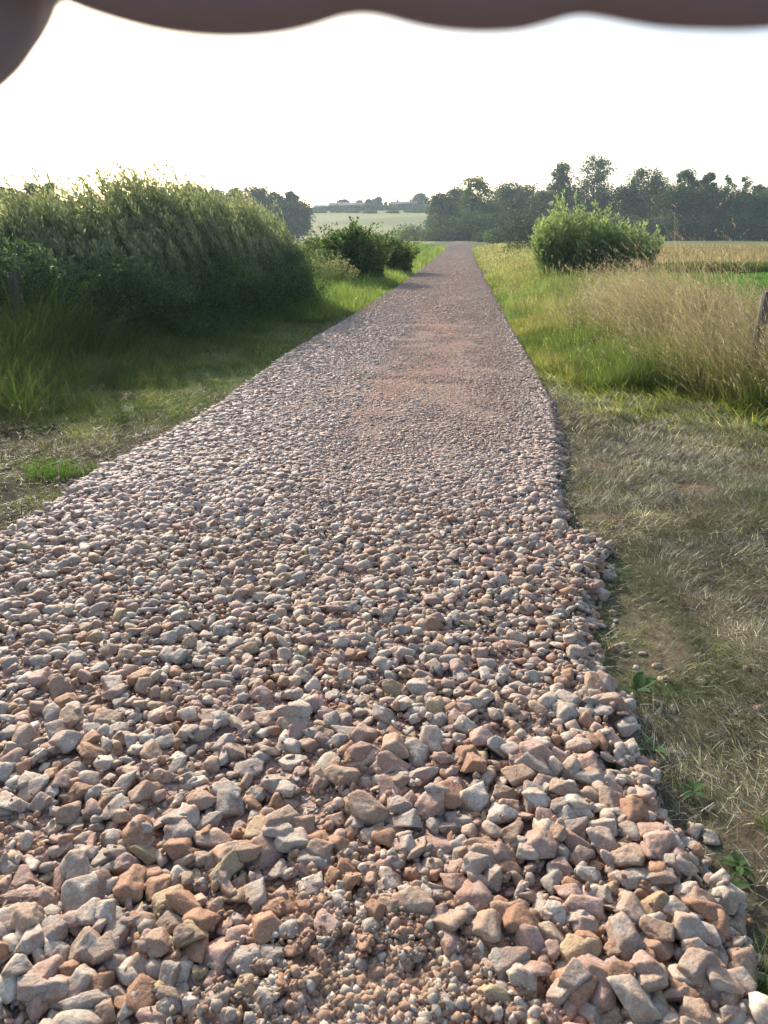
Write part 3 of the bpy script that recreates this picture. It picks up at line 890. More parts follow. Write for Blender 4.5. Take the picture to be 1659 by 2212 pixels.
# sunlit left verge beyond the hedge
f = lambda x, y: (lside(x, y) > 0.02) & (lside(x, y) < 4.5)
for nn, y0, y1, x0, x1 in ((60000, 15, 32, -7, 3), (50000, 30, 90, -4, 10)):
    b = pick(f, nn, x0, x1, y0, y1); n = len(b)
    l = lside(b[:, 0], b[:, 1])
    hg = np.interp(l, [0, .4, 1.2, 2.4, 4], [.10, .25, .42, .6, .6]) * rng.uniform(.6, 1.2, n) * (0.6 + 0.8 * vnoise(b[:, 0], b[:, 1], 1.2, 56))
    yel = smooth((1.6 - l) / 1.2)[:, None] * 0.8
    col = cvar([(0.09, 0.16, 0.035), (0.12, 0.19, 0.045)], n, .2) * (1 - yel) + cvar([(0.18, 0.23, 0.065)], n, .2) * yel
    V, Fq, T, _ = blades(b, hg, rng.random(n) * 6.3, rng.uniform(0, .5, n), rng.uniform(.1, .9, n), np.maximum(.006, b[:, 1] * .0006) * rng.uniform(.7, 1.3, n), col, 3)
    a.add(V, Fq, T)
o = link('grass', a.mesh('grass'), None, M_GRASS)
tag(o, 'green grass of the left bank and verge', 'grass', kind='stuff')

# 5. meadow growth: reedy ditch strip, hay meadow tops right, field edge left
def strip(name, n, x0, x1, y0, y1, h0, h1, cols, label, cat, fn=None, m=M_GRASS, wk=.0011, lean=.3):
    b = pick(fn or (lambda x, y: np.ones(len(x), bool)), n, x0, x1, y0, y1); n = len(b)
    hg = rng.uniform(h0, h1, n) * (0.7 + 0.6 * vnoise(b[:, 0], b[:, 1], 2.5, 61))
    V, Fq, T, _ = blades(b, hg, WIND + rng.normal(size=n) * 1.2, rng.uniform(0, lean, n), rng.uniform(.1, .7, n), b[:, 1] * wk * rng.uniform(.6, 1.4, n), cvar(cols, n, .2), 2)
    o = link(name, npmesh(name, V, Fq, T), None, m)
    tag(o, label, cat, kind='stuff')
strip('ditch_reeds', 26000, 8, 30, 33.5, 35.8, .25, .5, [(.05, .08, .03), (.07, .10, .03)], 'dark green reedy strip between the two meadows', 'reeds')
strip('hay_meadow', 60000, 4, 70, 37, 120, .15, .35, [(.28, .235, .13), (.25, .215, .11), (.20, .19, .09)], 'pale hay meadow beyond the ditch', 'meadow',
      lambda x, y: (x > xr(np.minimum(y, TRACK_END)) + 3.5) & (rng.random(len(x)) < 60 / y) & (x < y * .6 + 3), M_DRY)
strip('green_meadow', 60000, 6, 26, 14, 33.5, .06, .14, [(.07, .15, .035), (.095, .18, .045)], 'short vivid green meadow behind the post', 'meadow', lambda x, y: (x > xr(y) + 4.5) & (x < y * .6 + 3), M_GRASS)
strip('field_growth', 22000, -40, 6, 45, 130, .2, .5, [(.27, .22, .13), (.24, .22, .10), (.16, .17, .07)], 'pale tan field grass left of the distant track', 'field',
      lambda x, y: (x < xl(np.minimum(y, TRACK_END)) - 4) & (rng.random(len(x)) < 60 / y), M_DRY)

# ---------------------------------------------------------------- leaves, hedge, bushes
def leaves(P, D, L, Wd, col, fold=0.0):
    """rhombic leaves: base P, direction D, length, width"""
    n = len(P)
    D = D / np.linalg.norm(D, axis=1)[:, None]
    Rn = rng.normal(size=(n, 3)); S = np.cross(D, Rn); S /= np.linalg.norm(S, axis=1)[:, None]
    mid = P + D * (L * 0.45)[:, None]
    up = np.cross(D, S) * (L * 0.08)[:, None]
    V = np.stack([P, mid + S * (Wd / 2)[:, None] + up, P + D * L[:, None], mid - S * (Wd / 2)[:, None] + up], 1).reshape(-1, 3)
    Fq = (np.arange(n)[:, None] * 4 + np.arange(4)[None, :])
    return V, Fq, np.repeat(col, 4, 0)

def tubes(paths, r0, r1, sides=5):
    """paths: (n, k, 3) centre lines; radii arrays"""
    n, k, _ = paths.shape
    T = np.gradient(paths, axis=1); T /= np.linalg.norm(T, axis=2)[..., None] + 1e-9
    ref = np.array([0.31, 0.95, 0.07]); B = np.cross(T, ref); B /= np.linalg.norm(B, axis=2)[..., None] + 1e-9
    N = np.cross(B, T)
    rad = (r0[:, None] * (1 - np.linspace(0, 1, k)) + r1[:, None] * np.linspace(0, 1, k))
    an = np.arange(sides) / sides * 2 * np.pi
    V = paths[:, :, None, :] + rad[..., None, None] * (np.cos(an)[None, None, :, None] * B[:, :, None, :] + np.sin(an)[None, None, :, None] * N[:, :, None, :])
    i = np.arange(n)[:, None, None] * (k * sides) + np.arange(k - 1)[None, :, None] * sides
    j = np.arange(sides)[None, None, :]
    a_ = i + j; b_ = i + (j + 1) % sides
    Fq = np.stack([a_, b_, b_ + sides, a_ + sides], -1).reshape(-1, 4)
    return V.reshape(-1, 3), Fq

def wands(base, H, az, tilt, bend, k=7, wob=.03):
    n = len(base); P = np.zeros((n, k, 3)); P[:, 0] = base
    for s in range(1, k):
        a_ = tilt + bend * (s / (k - 1)) ** 1.5
        st = H / (k - 1)
        P[:, s] = P[:, s - 1] + np.stack([np.sin(az) * np.sin(a_) * st, np.cos(az) * np.sin(a_) * st, np.cos(a_) * st], 1) + rng.normal(size=(n, 3)) * (wob * st)[:, None]
    return P

def shrub(name, base, H, az, tilt, bend, leafn, LL, LW, cols, label, cat, lo=0.2, origin=None, parts=('foliage', 'stem'), top=None, up=0.9, fill=None):
    """many upright shoots carrying narrow leaves; foliage and stems are its two parts"""
    root = empty(name, origin)
    off = np.array(origin)
    P = wands(base - off, H, az, tilt, bend)
    n, k, _ = P.shape
    V, Fq = tubes(P, np.full(n, .008), np.full(n, .002), 3)
    link(parts[1], npmesh(parts[1], V, Fq), root, M_STEM)
    t = lo + (1 - lo) * rng.random((n, leafn)) ** 0.8
    fi = t * (k - 1); i0 = np.minimum(fi.astype(int), k - 2); fr = fi - i0
    rows = np.arange(n)[:, None]
    pos = P[rows, i0] * (1 - fr[..., None]) + P[rows, i0 + 1] * fr[..., None]
    tang = P[rows, i0 + 1] - P[rows, i0]; tang /= np.linalg.norm(tang, axis=2)[..., None]
    ph = rng.random((n, leafn)) * 6.283
    side = np.stack([np.cos(ph), np.sin(ph), rng.normal(size=ph.shape) * .3], -1)
    tw = (0.02 + 0.10 * (1 - t))[..., None] * rng.random(ph.shape)[..., None]
    pos = pos + side * tw
    D = tang * up + side
    m = n * leafn
    L = LL * rng.uniform(.6, 1.25, m); W_ = LW * rng.uniform(.7, 1.2, m)
    hue = np.repeat(rng.normal(size=n) * .16, leafn)
    c = cvar(cols, m, .15) * np.exp(hue)[:, None]
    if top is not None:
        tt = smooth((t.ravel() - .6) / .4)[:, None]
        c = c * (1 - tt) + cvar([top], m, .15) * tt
    V, Fq, T = leaves(pos.reshape(-1, 3), D.reshape(-1, 3), L, W_, c)
    ac = Acc(); ac.add(V, Fq, T)
    if fill is not None:
        V, Fq, T = fill(off); ac.add(V, Fq, T)
    link(parts[0], ac.mesh(parts[0]), root, M_LEAF)
    tag(root, label, cat)
    return root

# the long hedge on the left
def hedge():
    # centre line of the hedge's foot, front edge -> back edge
    front = [(-9.5, 6.0), (-6.2, 8.2), (-4.3, 9.9), (-3.2, 12.0), (-2.3, 14.6), (-1.35, 17.8)]
    fx = np.array([q[0] for q in front]); fy = np.array([q[1] for q in front])
    n = 2500
    s = rng.random(n)
    x0 = np.interp(s, np.linspace(0, 1, 6), fx); y0 = np.interp(s, np.linspace(0, 1, 6), fy)
    dep = rng.random(n) ** 1.1 * 1.9
    x = x0 - dep * 0.75; y = y0 + dep * 0.62
    b = np.stack([x, y, height(x, y)], 1)
    prof = np.interp(s, [0, .2, .26, .32, .38, .43, .5, .6, .8, .95, 1], [2.0, 2.0, 1.4, .95, 1.15, 1.5, 1.66, 1.85, 2.12, 2.05, 1.7])  # unseen left end made taller so its shadow reaches further
    H = prof * (0.72 + 0.33 * smooth(dep / 0.9)) * np.exp(rng.normal(size=n) * .07) * np.where(rng.random(n) < .16, 1.13, 1.0) * (.9 + .2 * vnoise(s * 40, s * 0, 1.0, 73))
    def fill(off):
        # broad darker foliage in the lower half
        m = 60000
        s = rng.random(m); x0 = np.interp(s, np.linspace(0, 1, 6), fx); y0 = np.interp(s, np.linspace(0, 1, 6), fy)
        dep = rng.random(m) ** 1.5 * 1.3 - 0.15
        dep = dep - .35 * rng.random(m); z = rng.random(m) ** 1.25 * (0.55 + 0.8 * vnoise(s * 14, s * 0, 1.0, 72))
        lump = (vnoise(s * 9, z * 2, .45, 71) - .5) * .6
        dep = dep + lump
        P = np.stack([x0 - dep * .75, y0 + dep * .62, z], 1); P[:, 2] += height(P[:, 0], P[:, 1])
        D = rng.normal(size=(m, 3)) + np.array([.5, -.6, .3])
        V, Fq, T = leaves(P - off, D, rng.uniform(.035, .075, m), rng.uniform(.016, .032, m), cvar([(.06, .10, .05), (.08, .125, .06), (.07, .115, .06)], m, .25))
        return V, Fq, T
    az = WIND + rng.normal(size=n) * .35
    shrub('hedge', b, H, az, rng.uniform(.05, .22, n), rng.uniform(.25, .7, n), 80, .085, .024,
          [(.12, .175, .095), (.145, .20, .11), (.18, .215, .14)], 'long tall willow hedge with windswept tops along the left bank', 'hedge', .22, (-5.0, 12.5, 0.3),
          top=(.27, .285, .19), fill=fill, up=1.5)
hedge()

def bush(cx, cy, rx, ry, H, n, leafn, cols, label, LL=.07, LW=.022, top=None, lean=.25, name='bush', cat='bush', spread=.5, lo=.08, broad=0, exp=.5, up=.9):
    rr = np.sqrt(rng.random(n)); th = rng.random(n) * 6.283
    x = cx + rx * .7 * rr * np.cos(th); y = cy + ry * .7 * rr * np.sin(th)
    z = height(x, y); b = np.stack([x, y, z], 1)
    Hh = H * (1 - .36 * rr ** 2) * np.exp(rng.normal(size=n) * .12)
    az = np.arctan2(np.cos(th) * rx, np.sin(th) * ry) + rng.normal(size=n) * .3
    tilt = rr * spread + rng.random(n) * .1
    def fill(off):
        m = broad; q = rng.normal(size=(m, 3)); q /= np.linalg.norm(q, axis=1)[:, None]; q[:, 2] = np.abs(q[:, 2])
        lump = .8 + .35 * vnoise(q[:, 0] * 3 + cx, q[:, 2] * 3 + q[:, 1] * 2, .6, 81)
        r_ = rng.random(m) ** exp * lump
        P = np.stack([cx + q[:, 0] * rx * r_, cy + q[:, 1] * ry * r_, q[:, 2] * H * .92 * r_], 1)
        P[:, 2] += height(P[:, 0], P[:, 1])
        return leaves(P - off, q + rng.normal(size=(m, 3)) * .8, LL * rng.uniform(.7, 1.4, m), LW * rng.uniform(1, 1.8, m), cvar(cols, m, .25))
    o = shrub(name, b, Hh, az, tilt, np.full(n, lean) * rng.random(n), leafn, LL, LW, cols, label, cat, lo, (cx, cy, float(height(np.array([cx]), np.array([cy]))[0])), top=top, up=up,
              fill=fill if broad else None)
    return o

GC = [(.145, .215, .10), (.185, .24, .125), (.115, .17, .08)]
DC = [(.055, .095, .03), (.07, .115, .035), (.085, .13, .04)]
x, y = G(1245, 625)
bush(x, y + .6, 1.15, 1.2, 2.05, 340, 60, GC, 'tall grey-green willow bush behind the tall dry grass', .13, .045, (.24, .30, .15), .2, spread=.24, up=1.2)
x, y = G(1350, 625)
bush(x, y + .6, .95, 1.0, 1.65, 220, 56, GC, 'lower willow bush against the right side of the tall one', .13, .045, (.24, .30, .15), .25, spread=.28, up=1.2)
x, y = G(1120, 560); bush(x, y, 1.2, 1.0, 1.0, 160, 40, DC, 'low green bush left of the willow bush on the right verge', .1, .05, broad=2500)
x, y = G(756, 612); bush(x, y + .8, 1.1, 1.0, 1.85, 120, 40, DC, 'dark rounded bush just beyond the end of the long hedge', .11, .06, broad=12000, name='bush', exp=.35)
x, y = G(835, 590); bush(x - .1, y, 1.25, 1.1, 1.62, 120, 40, DC, 'smaller green bush right beside the dark rounded bush', .11, .06, (.12, .17, .06), broad=9000, exp=.4)
x, y = G(706, 622); bush(x, y, .9, .9, .95, 160, 36, [(.20, .22, .10), (.15, .19, .07)], 'pale weedy clump leaning between hedge end and dark bush', .06, .02, (.26, .25, .14))
x, y = G(690, 575); bush(x, y + 6, 2.2, 1.4, 1.5, 60, 30, DC, 'dark low bush showing behind the hedge end', .16, .09, broad=4000)
# ---------------------------------------------------------------- far trees
def tree(px, top, wpx, Y, label, cat='tree', style='dense', name='tree', group=None, cols=None, drop_=0.0, seed=None):
    """tapered trunk with limbs; the crown is leaf sprays gathered in clumps round the limb ends"""
    x, _, ztop = A(px, top, Y)
    zb = float(height(np.array([x]), np.array([Y]))[0])
    H = ztop - zb
    W_ = wpx / F * Y * (1.22 if style in ('dense', 'mound') and Y < 300 else 1.0)
    root = empty(name, (x, Y, zb - .1))
    g = rng
    cb = {'dense': .10, 'airy': .28, 'thin': .3, 'mound': 0.0, 'conifer': .04}[style]
    ncl = {'dense': 50, 'airy': 60, 'thin': 20, 'mound': 40, 'conifer': 16}[style]
    # clump centres in the crown envelope
    cz = cb + (1 - cb) * (np.arange(ncl) + g.random(ncl)) / ncl
    if style == 'dense' or style == 'mound':
        env = np.sqrt(np.clip(1 - ((cz - .5) / .56) ** 2, 0.06, 1))
    elif style == 'conifer': env = (1.05 - cz) * .9
    else: env = np.sqrt(np.clip(1 - ((cz - .62) / .44) ** 2, 0.1, 1)) * g.uniform(.55, 1.15, ncl)
    rr = np.sqrt(g.random(ncl)) * .85; th = g.random(ncl) * 6.283
    C_ = np.stack([np.cos(th) * rr * env * W_ / 2, np.sin(th) * rr * env * W_ / 2, cz * H * .96], 1)
    # trunk and limbs
    k = 6
    tr = np.zeros((1, k, 3)); tr[0, :, 2] = np.linspace(0, H * .85, k); tr[0, 1:, :2] = np.cumsum(g.normal(size=(k - 1, 2)) * H * .012, 0)
    tr_r = max(.12, H * .014)
    V, Fq = tubes(tr, np.array([tr_r]), np.array([tr_r * .25]), 7)
    ac = Acc(); ac.add(V, Fq)
    nl = min(ncl, 18)
    st_z = np.clip(C_[:nl, 2] - H * .18, H * .12, H * .8)
    S = np.stack([np.interp(st_z, tr[0, :, 2], tr[0, :, 0]), np.interp(st_z, tr[0, :, 2], tr[0, :, 1]), st_z], 1)
    tt = np.linspace(0, 1, 4)[None, :, None]
    Lp = S[:, None] * (1 - tt) + C_[:nl][:, None] * tt; Lp[:, 1:3] += g.normal(size=(nl, 2, 3)) * H * .01
    V, Fq = tubes(Lp, np.full(nl, tr_r * .4), np.full(nl, .03), 4); ac.add(V, Fq)
    link('trunk', ac.mesh('trunk'), root, M_BARK)
    # leaf sprays
    sp = int({'dense': 190, 'airy': 120, 'thin': 62, 'mound': 130, 'conifer': 60}[style])
    cr = {'dense': .2, 'airy': .145, 'thin': .2, 'mound': .24, 'conifer': .16}[style]
    rad = np.repeat(W_ * cr * g.uniform(.6, 1.3, ncl), sp) if style != 'conifer' else np.repeat(W_ * .3 * (1.1 - cz), sp)
    q = g.normal(size=(ncl * sp, 3)); q /= np.linalg.norm(q, axis=1)[:, None]
    P = np.repeat(C_, sp, 0) + q * (rad * g.random(ncl * sp) ** .45)[:, None] * np.array([1, 1, .72])
    P[:, 2] = np.maximum(P[:, 2], .1)
    lsz = np.clip(Y * .0015, .05, .55) * g.uniform(.6, 1.5, len(P))
    cl = np.repeat(np.exp(g.normal(size=ncl) * .22), sp)[:, None]
    cc = cvar(cols or [(.032, .062, .022), (.045, .082, .026), (.06, .10, .032)], len(P), .18) * cl
    V, Fq, T = leaves(P, q + g.normal(size=P.shape) * .9, lsz * 1.3, lsz * .9, cc)
    link('crown', npmesh('crown', V, Fq, T), root, M_TREE)
    tag(root, label, cat, group)
    return root
GR = 'trees of the wood on the right'
GL = 'trees of the copse on the left'
LT = [(.07, .11, .035), (.09, .13, .045)]
for a_ in [
    (1030, 382, 84, 200, 'tall tree with open top just right of the track end', 'airy', LT),
    (1048, 432, 92, 205, 'broad leafy tree filling in below the open-topped tree', 'dense', LT),
    (958, 420, 62, 215, 'round dark tree at the left end of the right-hand wood', 'dense', None),
    (998, 408, 66, 225, 'dark tree second from the left end of the wood', 'dense', None),
    (1092, 398, 66, 215, 'rounded tree of even height next to the open-topped tree', 'dense', None),
    (1140, 401, 66, 222, 'mid-height tree halfway between the open-topped tree and the twin tall trees', 'dense', LT),
    (1180, 412, 60, 210, 'lower bushy tree at the left foot of the twin tall trees', 'dense', LT),
    (1212, 348, 70, 215, 'left one of the twin tall airy trees above the willow bush', 'airy', None),
    (1287, 336, 98, 215, 'right and tallest one of the twin tall airy trees', 'airy', None),
    (1240, 405, 90, 222, 'dense dark tree beneath the twin tall trees', 'dense', None),
    (1302, 412, 70, 220, 'dense tree at the right foot of the tallest tree', 'dense', None),
    (1352, 404, 56, 200, 'small-crowned tree left of the broad dark tree on the right', 'dense', None),
    (1402, 362, 100, 200, 'broad dark tree that is the tallest of the right part of the wood', 'airy', None),
    (1405, 392, 105, 204, 'dense spreading tree directly below the broad dark tree', 'dense', None),
    (1488, 364, 52, 198, 'slim airy tree right of the broad dark tree', 'airy', None),
    (1531, 370, 48, 200, 'second slim airy tree right of the broad dark tree', 'airy', None),
    (1578, 374, 30, 202, 'thin wispy tree with sky showing through, left of the other wispy one', 'thin', None),
    (1611, 376, 30, 200, 'thin wispy tree with sky showing through, right of the other wispy one', 'thin', None),
    (1640, 398, 40, 196, 'loose airy tree at the right edge of the picture', 'airy', None),
    (1668, 402, 40, 198, 'airy tree cut off by the right edge of the picture', 'airy', None),
    (1455, 402, 80, 190, 'dense low tree between broad dark tree and first slim tree', 'dense', None),
    (1512, 406, 80, 192, 'dense low tree under the two slim airy trees', 'dense', None),
    (1565, 408, 76, 190, 'dense low tree under the left wispy tree', 'dense', None),
    (1618, 412, 76, 192, 'dense low tree under the right wispy tree', 'dense', None),
    (1672, 414, 80, 190, 'dense low tree at the right margin of the picture', 'dense', None),
]:
    tree(a_[0], a_[1], a_[2], a_[3], a_[4], 'tree', a_[5], 'tree', GR, a_[6])
for i, px in enumerate((1720, 1790, 1860)):
    tree(px, 410, 80, 195, ('dense tree just outside the right margin', 'dense tree further outside the right margin', 'outermost dense tree of the wood on the right')[i], 'tree', 'dense', 'tree', GR)
# undergrowth mounds at the foot of the wood, one by one
for i, px in enumerate(range(960, 1700, 52)):
    if 1080 < px < 1190: continue
    tree(px + rng.uniform(-8, 8), 470 + rng.uniform(-6, 10), 78, 186 + rng.uniform(-6, 6),
         'dark undergrowth bush at the foot of the wood, number %s from its left end' % ('one two three four five six seven eight nine ten eleven twelve thirteen fourteen'.split()[i if px < 1100 else i - 2]),
         'bush', 'mound', 'bush', 'undergrowth along the wood')
for px, tp, wd, Y, lab in ((952, 500, 62, 185, 'rounded low bush left of where the track vanishes'), (1008, 499, 44, 212, 'low bush right at the vanishing end of the track'),
                           (1078, 497, 46, 140, 'bush on the right verge nearest among those by the track end'), (1044, 501, 22, 165, 'small bush on the right verge beside the track end'),
                           (895, 502, 84, 200, 'long low bush line in the tan field left of the track end'), (1030, 492, 12, 175, 'narrow upright bush at the track end')):
    tree(px, tp, wd, Y, lab, 'bush', 'mound', 'bush', 'bushes where the track vanishes', LT)
tree(1132, 470, 98, 120, 'very dark domed bush in front of the wood', 'bush', 'mound', 'bush', None, [(.03, .045, .022), (.035, .055, .025)])
for px, tp, wd, Y, lab, st in (
    (-35, 405, 80, 120, 'tree cut off by the left edge of the picture', 'dense'), (18, 402, 70, 125, 'broad tree in the left corner behind the hedge', 'dense'),
    (62, 392, 56, 125, 'middle tree of the group in the left corner', 'airy'), (60, 425, 80, 130, 'dense tree low in the left corner group', 'dense'),
    (103, 390, 48, 125, 'right and tallest tree of the left corner group', 'airy'), (118, 428, 60, 130, 'low dense tree at the right of the left corner group', 'dense'),
    (152, 418, 18, 125, 'narrow small tree right of the left corner group', 'thin'),
    (408, 401, 52, 230, 'leftmost tree of the copse above the hedge', 'airy'), (430, 412, 70, 235, 'round tree behind the leftmost copse tree', 'dense'),
    (468, 409, 46, 232, 'third tree of the copse above the hedge', 'dense'), (508, 407, 50, 232, 'fourth tree of the copse above the hedge', 'dense'),
    (552, 403, 62, 230, 'broadest domed tree of the copse above the hedge', 'dense'), (590, 418, 50, 226, 'rounded tree right of the broadest copse tree', 'dense'),
    (628, 413, 42, 226, 'open-topped tree near the right end of the copse', 'airy'), (640, 436, 56, 220, 'dense lower tree closing the copse on the right', 'dense'),
    (600, 448, 70, 218, 'dense low tree in front of the copse right part', 'dense'),
    (540, 450, 80, 222, 'dense low tree in front of the copse centre', 'dense'),
    (345, 418, 50, 300, 'small distant tree between the spire and the copse', 'dense'), (290, 421, 34, 300, 'small distant tree beside the church spire', 'airy'),
):
    tree(px, tp, wd, Y, lab, 'tree', st, 'tree', GL)
# on the hill
for px, tp, wd, Y, lab, st in (
    (816, 427, 19, 425, 'tall tree on the ridge between barn and farmhouse', 'airy'), (797, 432, 15, 425, 'short tree beside the tall tree on the ridge', 'airy'),
    (906, 421, 36, 428, 'round-headed tree rising behind the farmhouse', 'dense'), (742, 433, 24, 436, 'flat tree behind the left end of the barn', 'dense'),
    (778, 435, 16, 436, 'small tree top showing over the barn roof', 'dense'),
    (824, 438, 5, 420, 'leftmost of three small conifers on the ridge', 'conifer'), (833, 436, 5, 420, 'middle of three small conifers on the ridge', 'conifer'), (843, 439, 5, 420, 'rightmost of three small conifers on the ridge', 'conifer'),
):
    tree(px, tp, wd, Y, lab, 'tree', st, 'conifer' if st == 'conifer' else 'tree', 'trees on the hill')
HB = [(676, 455, 26, 400), (700, 452, 22, 405), (722, 448, 26, 410), (745, 452, 26, 408), (768, 450, 26, 409), (790, 446, 26, 412), (812, 444, 22, 414), (832, 447, 22, 412), (852, 452, 22, 408), (874, 455, 24, 405), (898, 451, 28, 404), (922, 452, 30, 404), (760, 463, 34, 380), (725, 462, 20, 380), (690, 462, 26, 378), (800, 466, 26, 372), (850, 467, 24, 372), (895, 463, 40, 376), (930, 460, 30, 378)]
for i, (px, tp, wd, Y) in enumerate(HB):
    lab = ['leftmost bush on the hill below the ridge', 'bush left of the barn on the hill', 'bush under the left end of the barn', 'bush under the middle left of the barn', 'bush under the middle of the barn', 'bush under the right end of the barn',
           'bush below the tall ridge tree', 'bush below the three conifers', 'bush left below the farmhouse', 'bush in front of the farmhouse', 'bush under the white gable', 'bush right of the white gable',
           'bush in the row lower down the hill below the barn', 'small bush at the left of the lower row on the hill', 'leftmost bush of the lower row on the hill', 'bush in the lower row below the ridge tree',
           'bush in the lower row below the conifers', 'broad bush of the lower row below the farmhouse', 'last bush on the right of the lower row on the hill'][i]
    tree(px, tp, wd, Y, lab, 'bush', 'mound', 'bush', 'bushes on the hill')

# ---------------------------------------------------------------- buildings on the ridge
M_WALL = plain('rendered_wall', (.20, .17, .15)); M_WHITE = plain('white_wall', (.72, .72, .70), var=.08)
M_ROOF = plain('dark_tile_roof', (.05, .042, .04), 1.0); M_GLASS = plain('window_glass', (.05, .06, .08), .1); M_SLATE = plain('slate', (.12, .12, .13))
M_DOOR = plain('barn_door_wood', (.14, .09, .05)); M_BRICK = plain('brick', (.27, .14, .10))
def box(x0, x1, y0, y1, z0, z1):
    V = np.array([(x, y, z) for z in (z0, z1) for y in (y0, y1) for x in (x0, x1)], float)
    Fq = np.array([(0, 2, 3, 1), (4, 5, 7, 6), (0, 1, 5, 4), (2, 6, 7, 3), (0, 4, 6, 2), (1, 3, 7, 5)])
    return V, Fq
def gable(x0, x1, y0, y1, z0, z1, zr, ax='x', ov=.4, th=.25):
    """wall prism with gables and two roof slabs"""
    w_, r_ = Acc(), Acc()
    if ax == 'x':
        ym = (y0 + y1) / 2
        V = np.array([(x0, y0, z0), (x1, y0, z0), (x1, y1, z0), (x0, y1, z0), (x0, y0, z1), (x1, y0, z1), (x1, y1, z1), (x0, y1, z1), (x0, ym, zr), (x1, ym, zr)], float)
        Fq = np.array([(0, 1, 5, 4), (2, 3, 7, 6), (0, 4, 7, 3), (1, 2, 6, 5), (4, 5, 9, 8), (6, 7, 8, 9)])
        T3 = np.array([(4, 8, 7, 7), (5, 6, 9, 9)])
        w_.add(V, Fq)
        sl_ = (zr - z1) / (ym - y0)
        for s, ye in ((-1, y0 - ov), (1, y1 + ov)):
            ze = zr - abs(ye - ym) * sl_
            Vr = np.array([(x0 - ov, ye, ze + .05), (x1 + ov, ye, ze + .05), (x1 + ov, ym, zr + .05), (x0 - ov, ym, zr + .05), (x0 - ov, ye, ze + th), (x1 + ov, ye, ze + th), (x1 + ov, ym, zr + th), (x0 - ov, ym, zr + th)], float)
            r_.add(Vr, np.array([(0, 3, 2, 1), (4, 5, 6, 7), (0, 1, 5, 4), (2, 3, 7, 6), (0, 4, 7, 3), (1, 2, 6, 5)]))
        tri = np.array([(4, 7, 8), (5, 9, 6)])
    else:
        xm = (x0 + x1) / 2
        V = np.array([(x0, y0, z0), (x1, y0, z0), (x1, y1, z0), (x0, y1, z0), (x0, y0, z1), (x1, y0, z1), (x1, y1, z1), (x0, y1, z1), (xm, y0, zr), (xm, y1, zr)], float)
        Fq = np.array([(0, 1, 5, 4), (2, 3, 7, 6), (0, 4, 7, 3), (1, 2, 6, 5), (4, 8, 9, 7), (5, 6, 9, 8)])
        w_.add(V, Fq)
        sl_ = (zr - z1) / (xm - x0)
        for xe in (x0 - ov, x1 + ov):
            ze = zr - abs(xe - xm) * sl_
            Vr = np.array([(xe, y0 - ov, ze + .05), (xe, y1 + ov, ze + .05), (xm, y1 + ov, zr + .05), (xm, y0 - ov, zr + .05), (xe, y0 - ov, ze + th), (xe, y1 + ov, ze + th), (xm, y1 + ov, zr + th), (xm, y0 - ov, zr + th)], float)
            r_.add(Vr, np.array([(0, 3, 2, 1), (4, 5, 6, 7), (0, 1, 5, 4), (2, 3, 7, 6), (0, 4, 7, 3), (1, 2, 6, 5)]))
        tri = np.array([(4, 5, 8), (6, 7, 9)])
    bm = bmesh.new()
    vs = [bm.verts.new(v) for v in w_.v[0]]
    for q in list(w_.f[0]) : bm.faces.new([vs[i] for i in q])
    for q in tri: bm.faces.new([vs[i] for i in q])
    bmesh.ops.recalc_face_normals(bm, faces=bm.faces)
    me = bpy.data.meshes.new('wall'); bm.to_mesh(me); bm.free()
    return me, r_.mesh('roof')
def building(pxc, Y, Lx, Dy, hw, hr, name, label, cat, wall=M_WALL, roof=M_ROOF, ax='x', wins=5, door=True, chim=0, zoff=0):
    x = A(pxc, 450, Y)[0]; z = float(height(np.array([x]), np.array([Y]))[0]) + zoff
    root = empty(name, (x, Y, z))
    me, rf = gable(-Lx / 2, Lx / 2, -Dy / 2, Dy / 2, -1.5, hw, hr, ax)
    link('wall', me, root, wall); ro = link('roof', rf, root, roof)
    for i in range(wins):
        wx = -Lx / 2 + Lx * (i + .5) / wins
        if door and i == wins // 2:
            dd = link('door', npmesh('door', *box(wx - 1.2, wx + 1.2, -Dy / 2 - .08, -Dy / 2 + .05, 0, min(hw - .3, 2.6))), root, M_DOOR)
            continue
        wf = link('window', npmesh('window', *box(wx - .6, wx + .6, -Dy / 2 - .06, -Dy / 2 + .05, 1.0, 2.2)), root, M_WHITE)
        link('pane', npmesh('pane', *box(wx - .5, wx + .5, -Dy / 2 - .09, -Dy / 2 - .05, 1.1, 2.1)), wf, M_GLASS)
    for i in range(chim):
        cx_ = -Lx / 2 + Lx * (.25 + .5 * i)
        link('chimney', npmesh('chimney', *box(cx_ - .5, cx_ + .5, -.45, .45, hr - .8, hr + 1.3)), ro, M_BRICK)
    tag(root, label, cat)
    return root
def top_at(px, py, Y):
    p_ = A(px, py, Y); return p_[2] - float(height(np.array([p_[0]]), np.array([Y]))[0])
hb = max(3.5, top_at(768, 438.5, 425))
building(763, 425, 24, 10, hb * .5, hb, 'barn', 'long dark-roofed barn on the ridge at the left', 'barn', wins=7)
hf = max(4.0, top_at(870, 438, 418))
building(873, 418, 13, 9, hf * .5, hf, 'farmhouse', 'farmhouse with long dark roof on the ridge at the right', 'house', wins=5, chim=2)
hg_ = max(3.0, top_at(930, 440, 412))
building(924, 412, 8, 8, hg_ * .55, hg_, 'gable_house', 'small house with a bright white gable next to the farmhouse', 'house', M_WHITE, M_SLATE, 'y', wins=3, chim=1)
hs = max(2.6, top_at(700, 446, 415)); building(697, 415, 8, 6, hs * .5, hs, 'shed', 'small shed at the left end of the ridge', 'shed', wins=3)
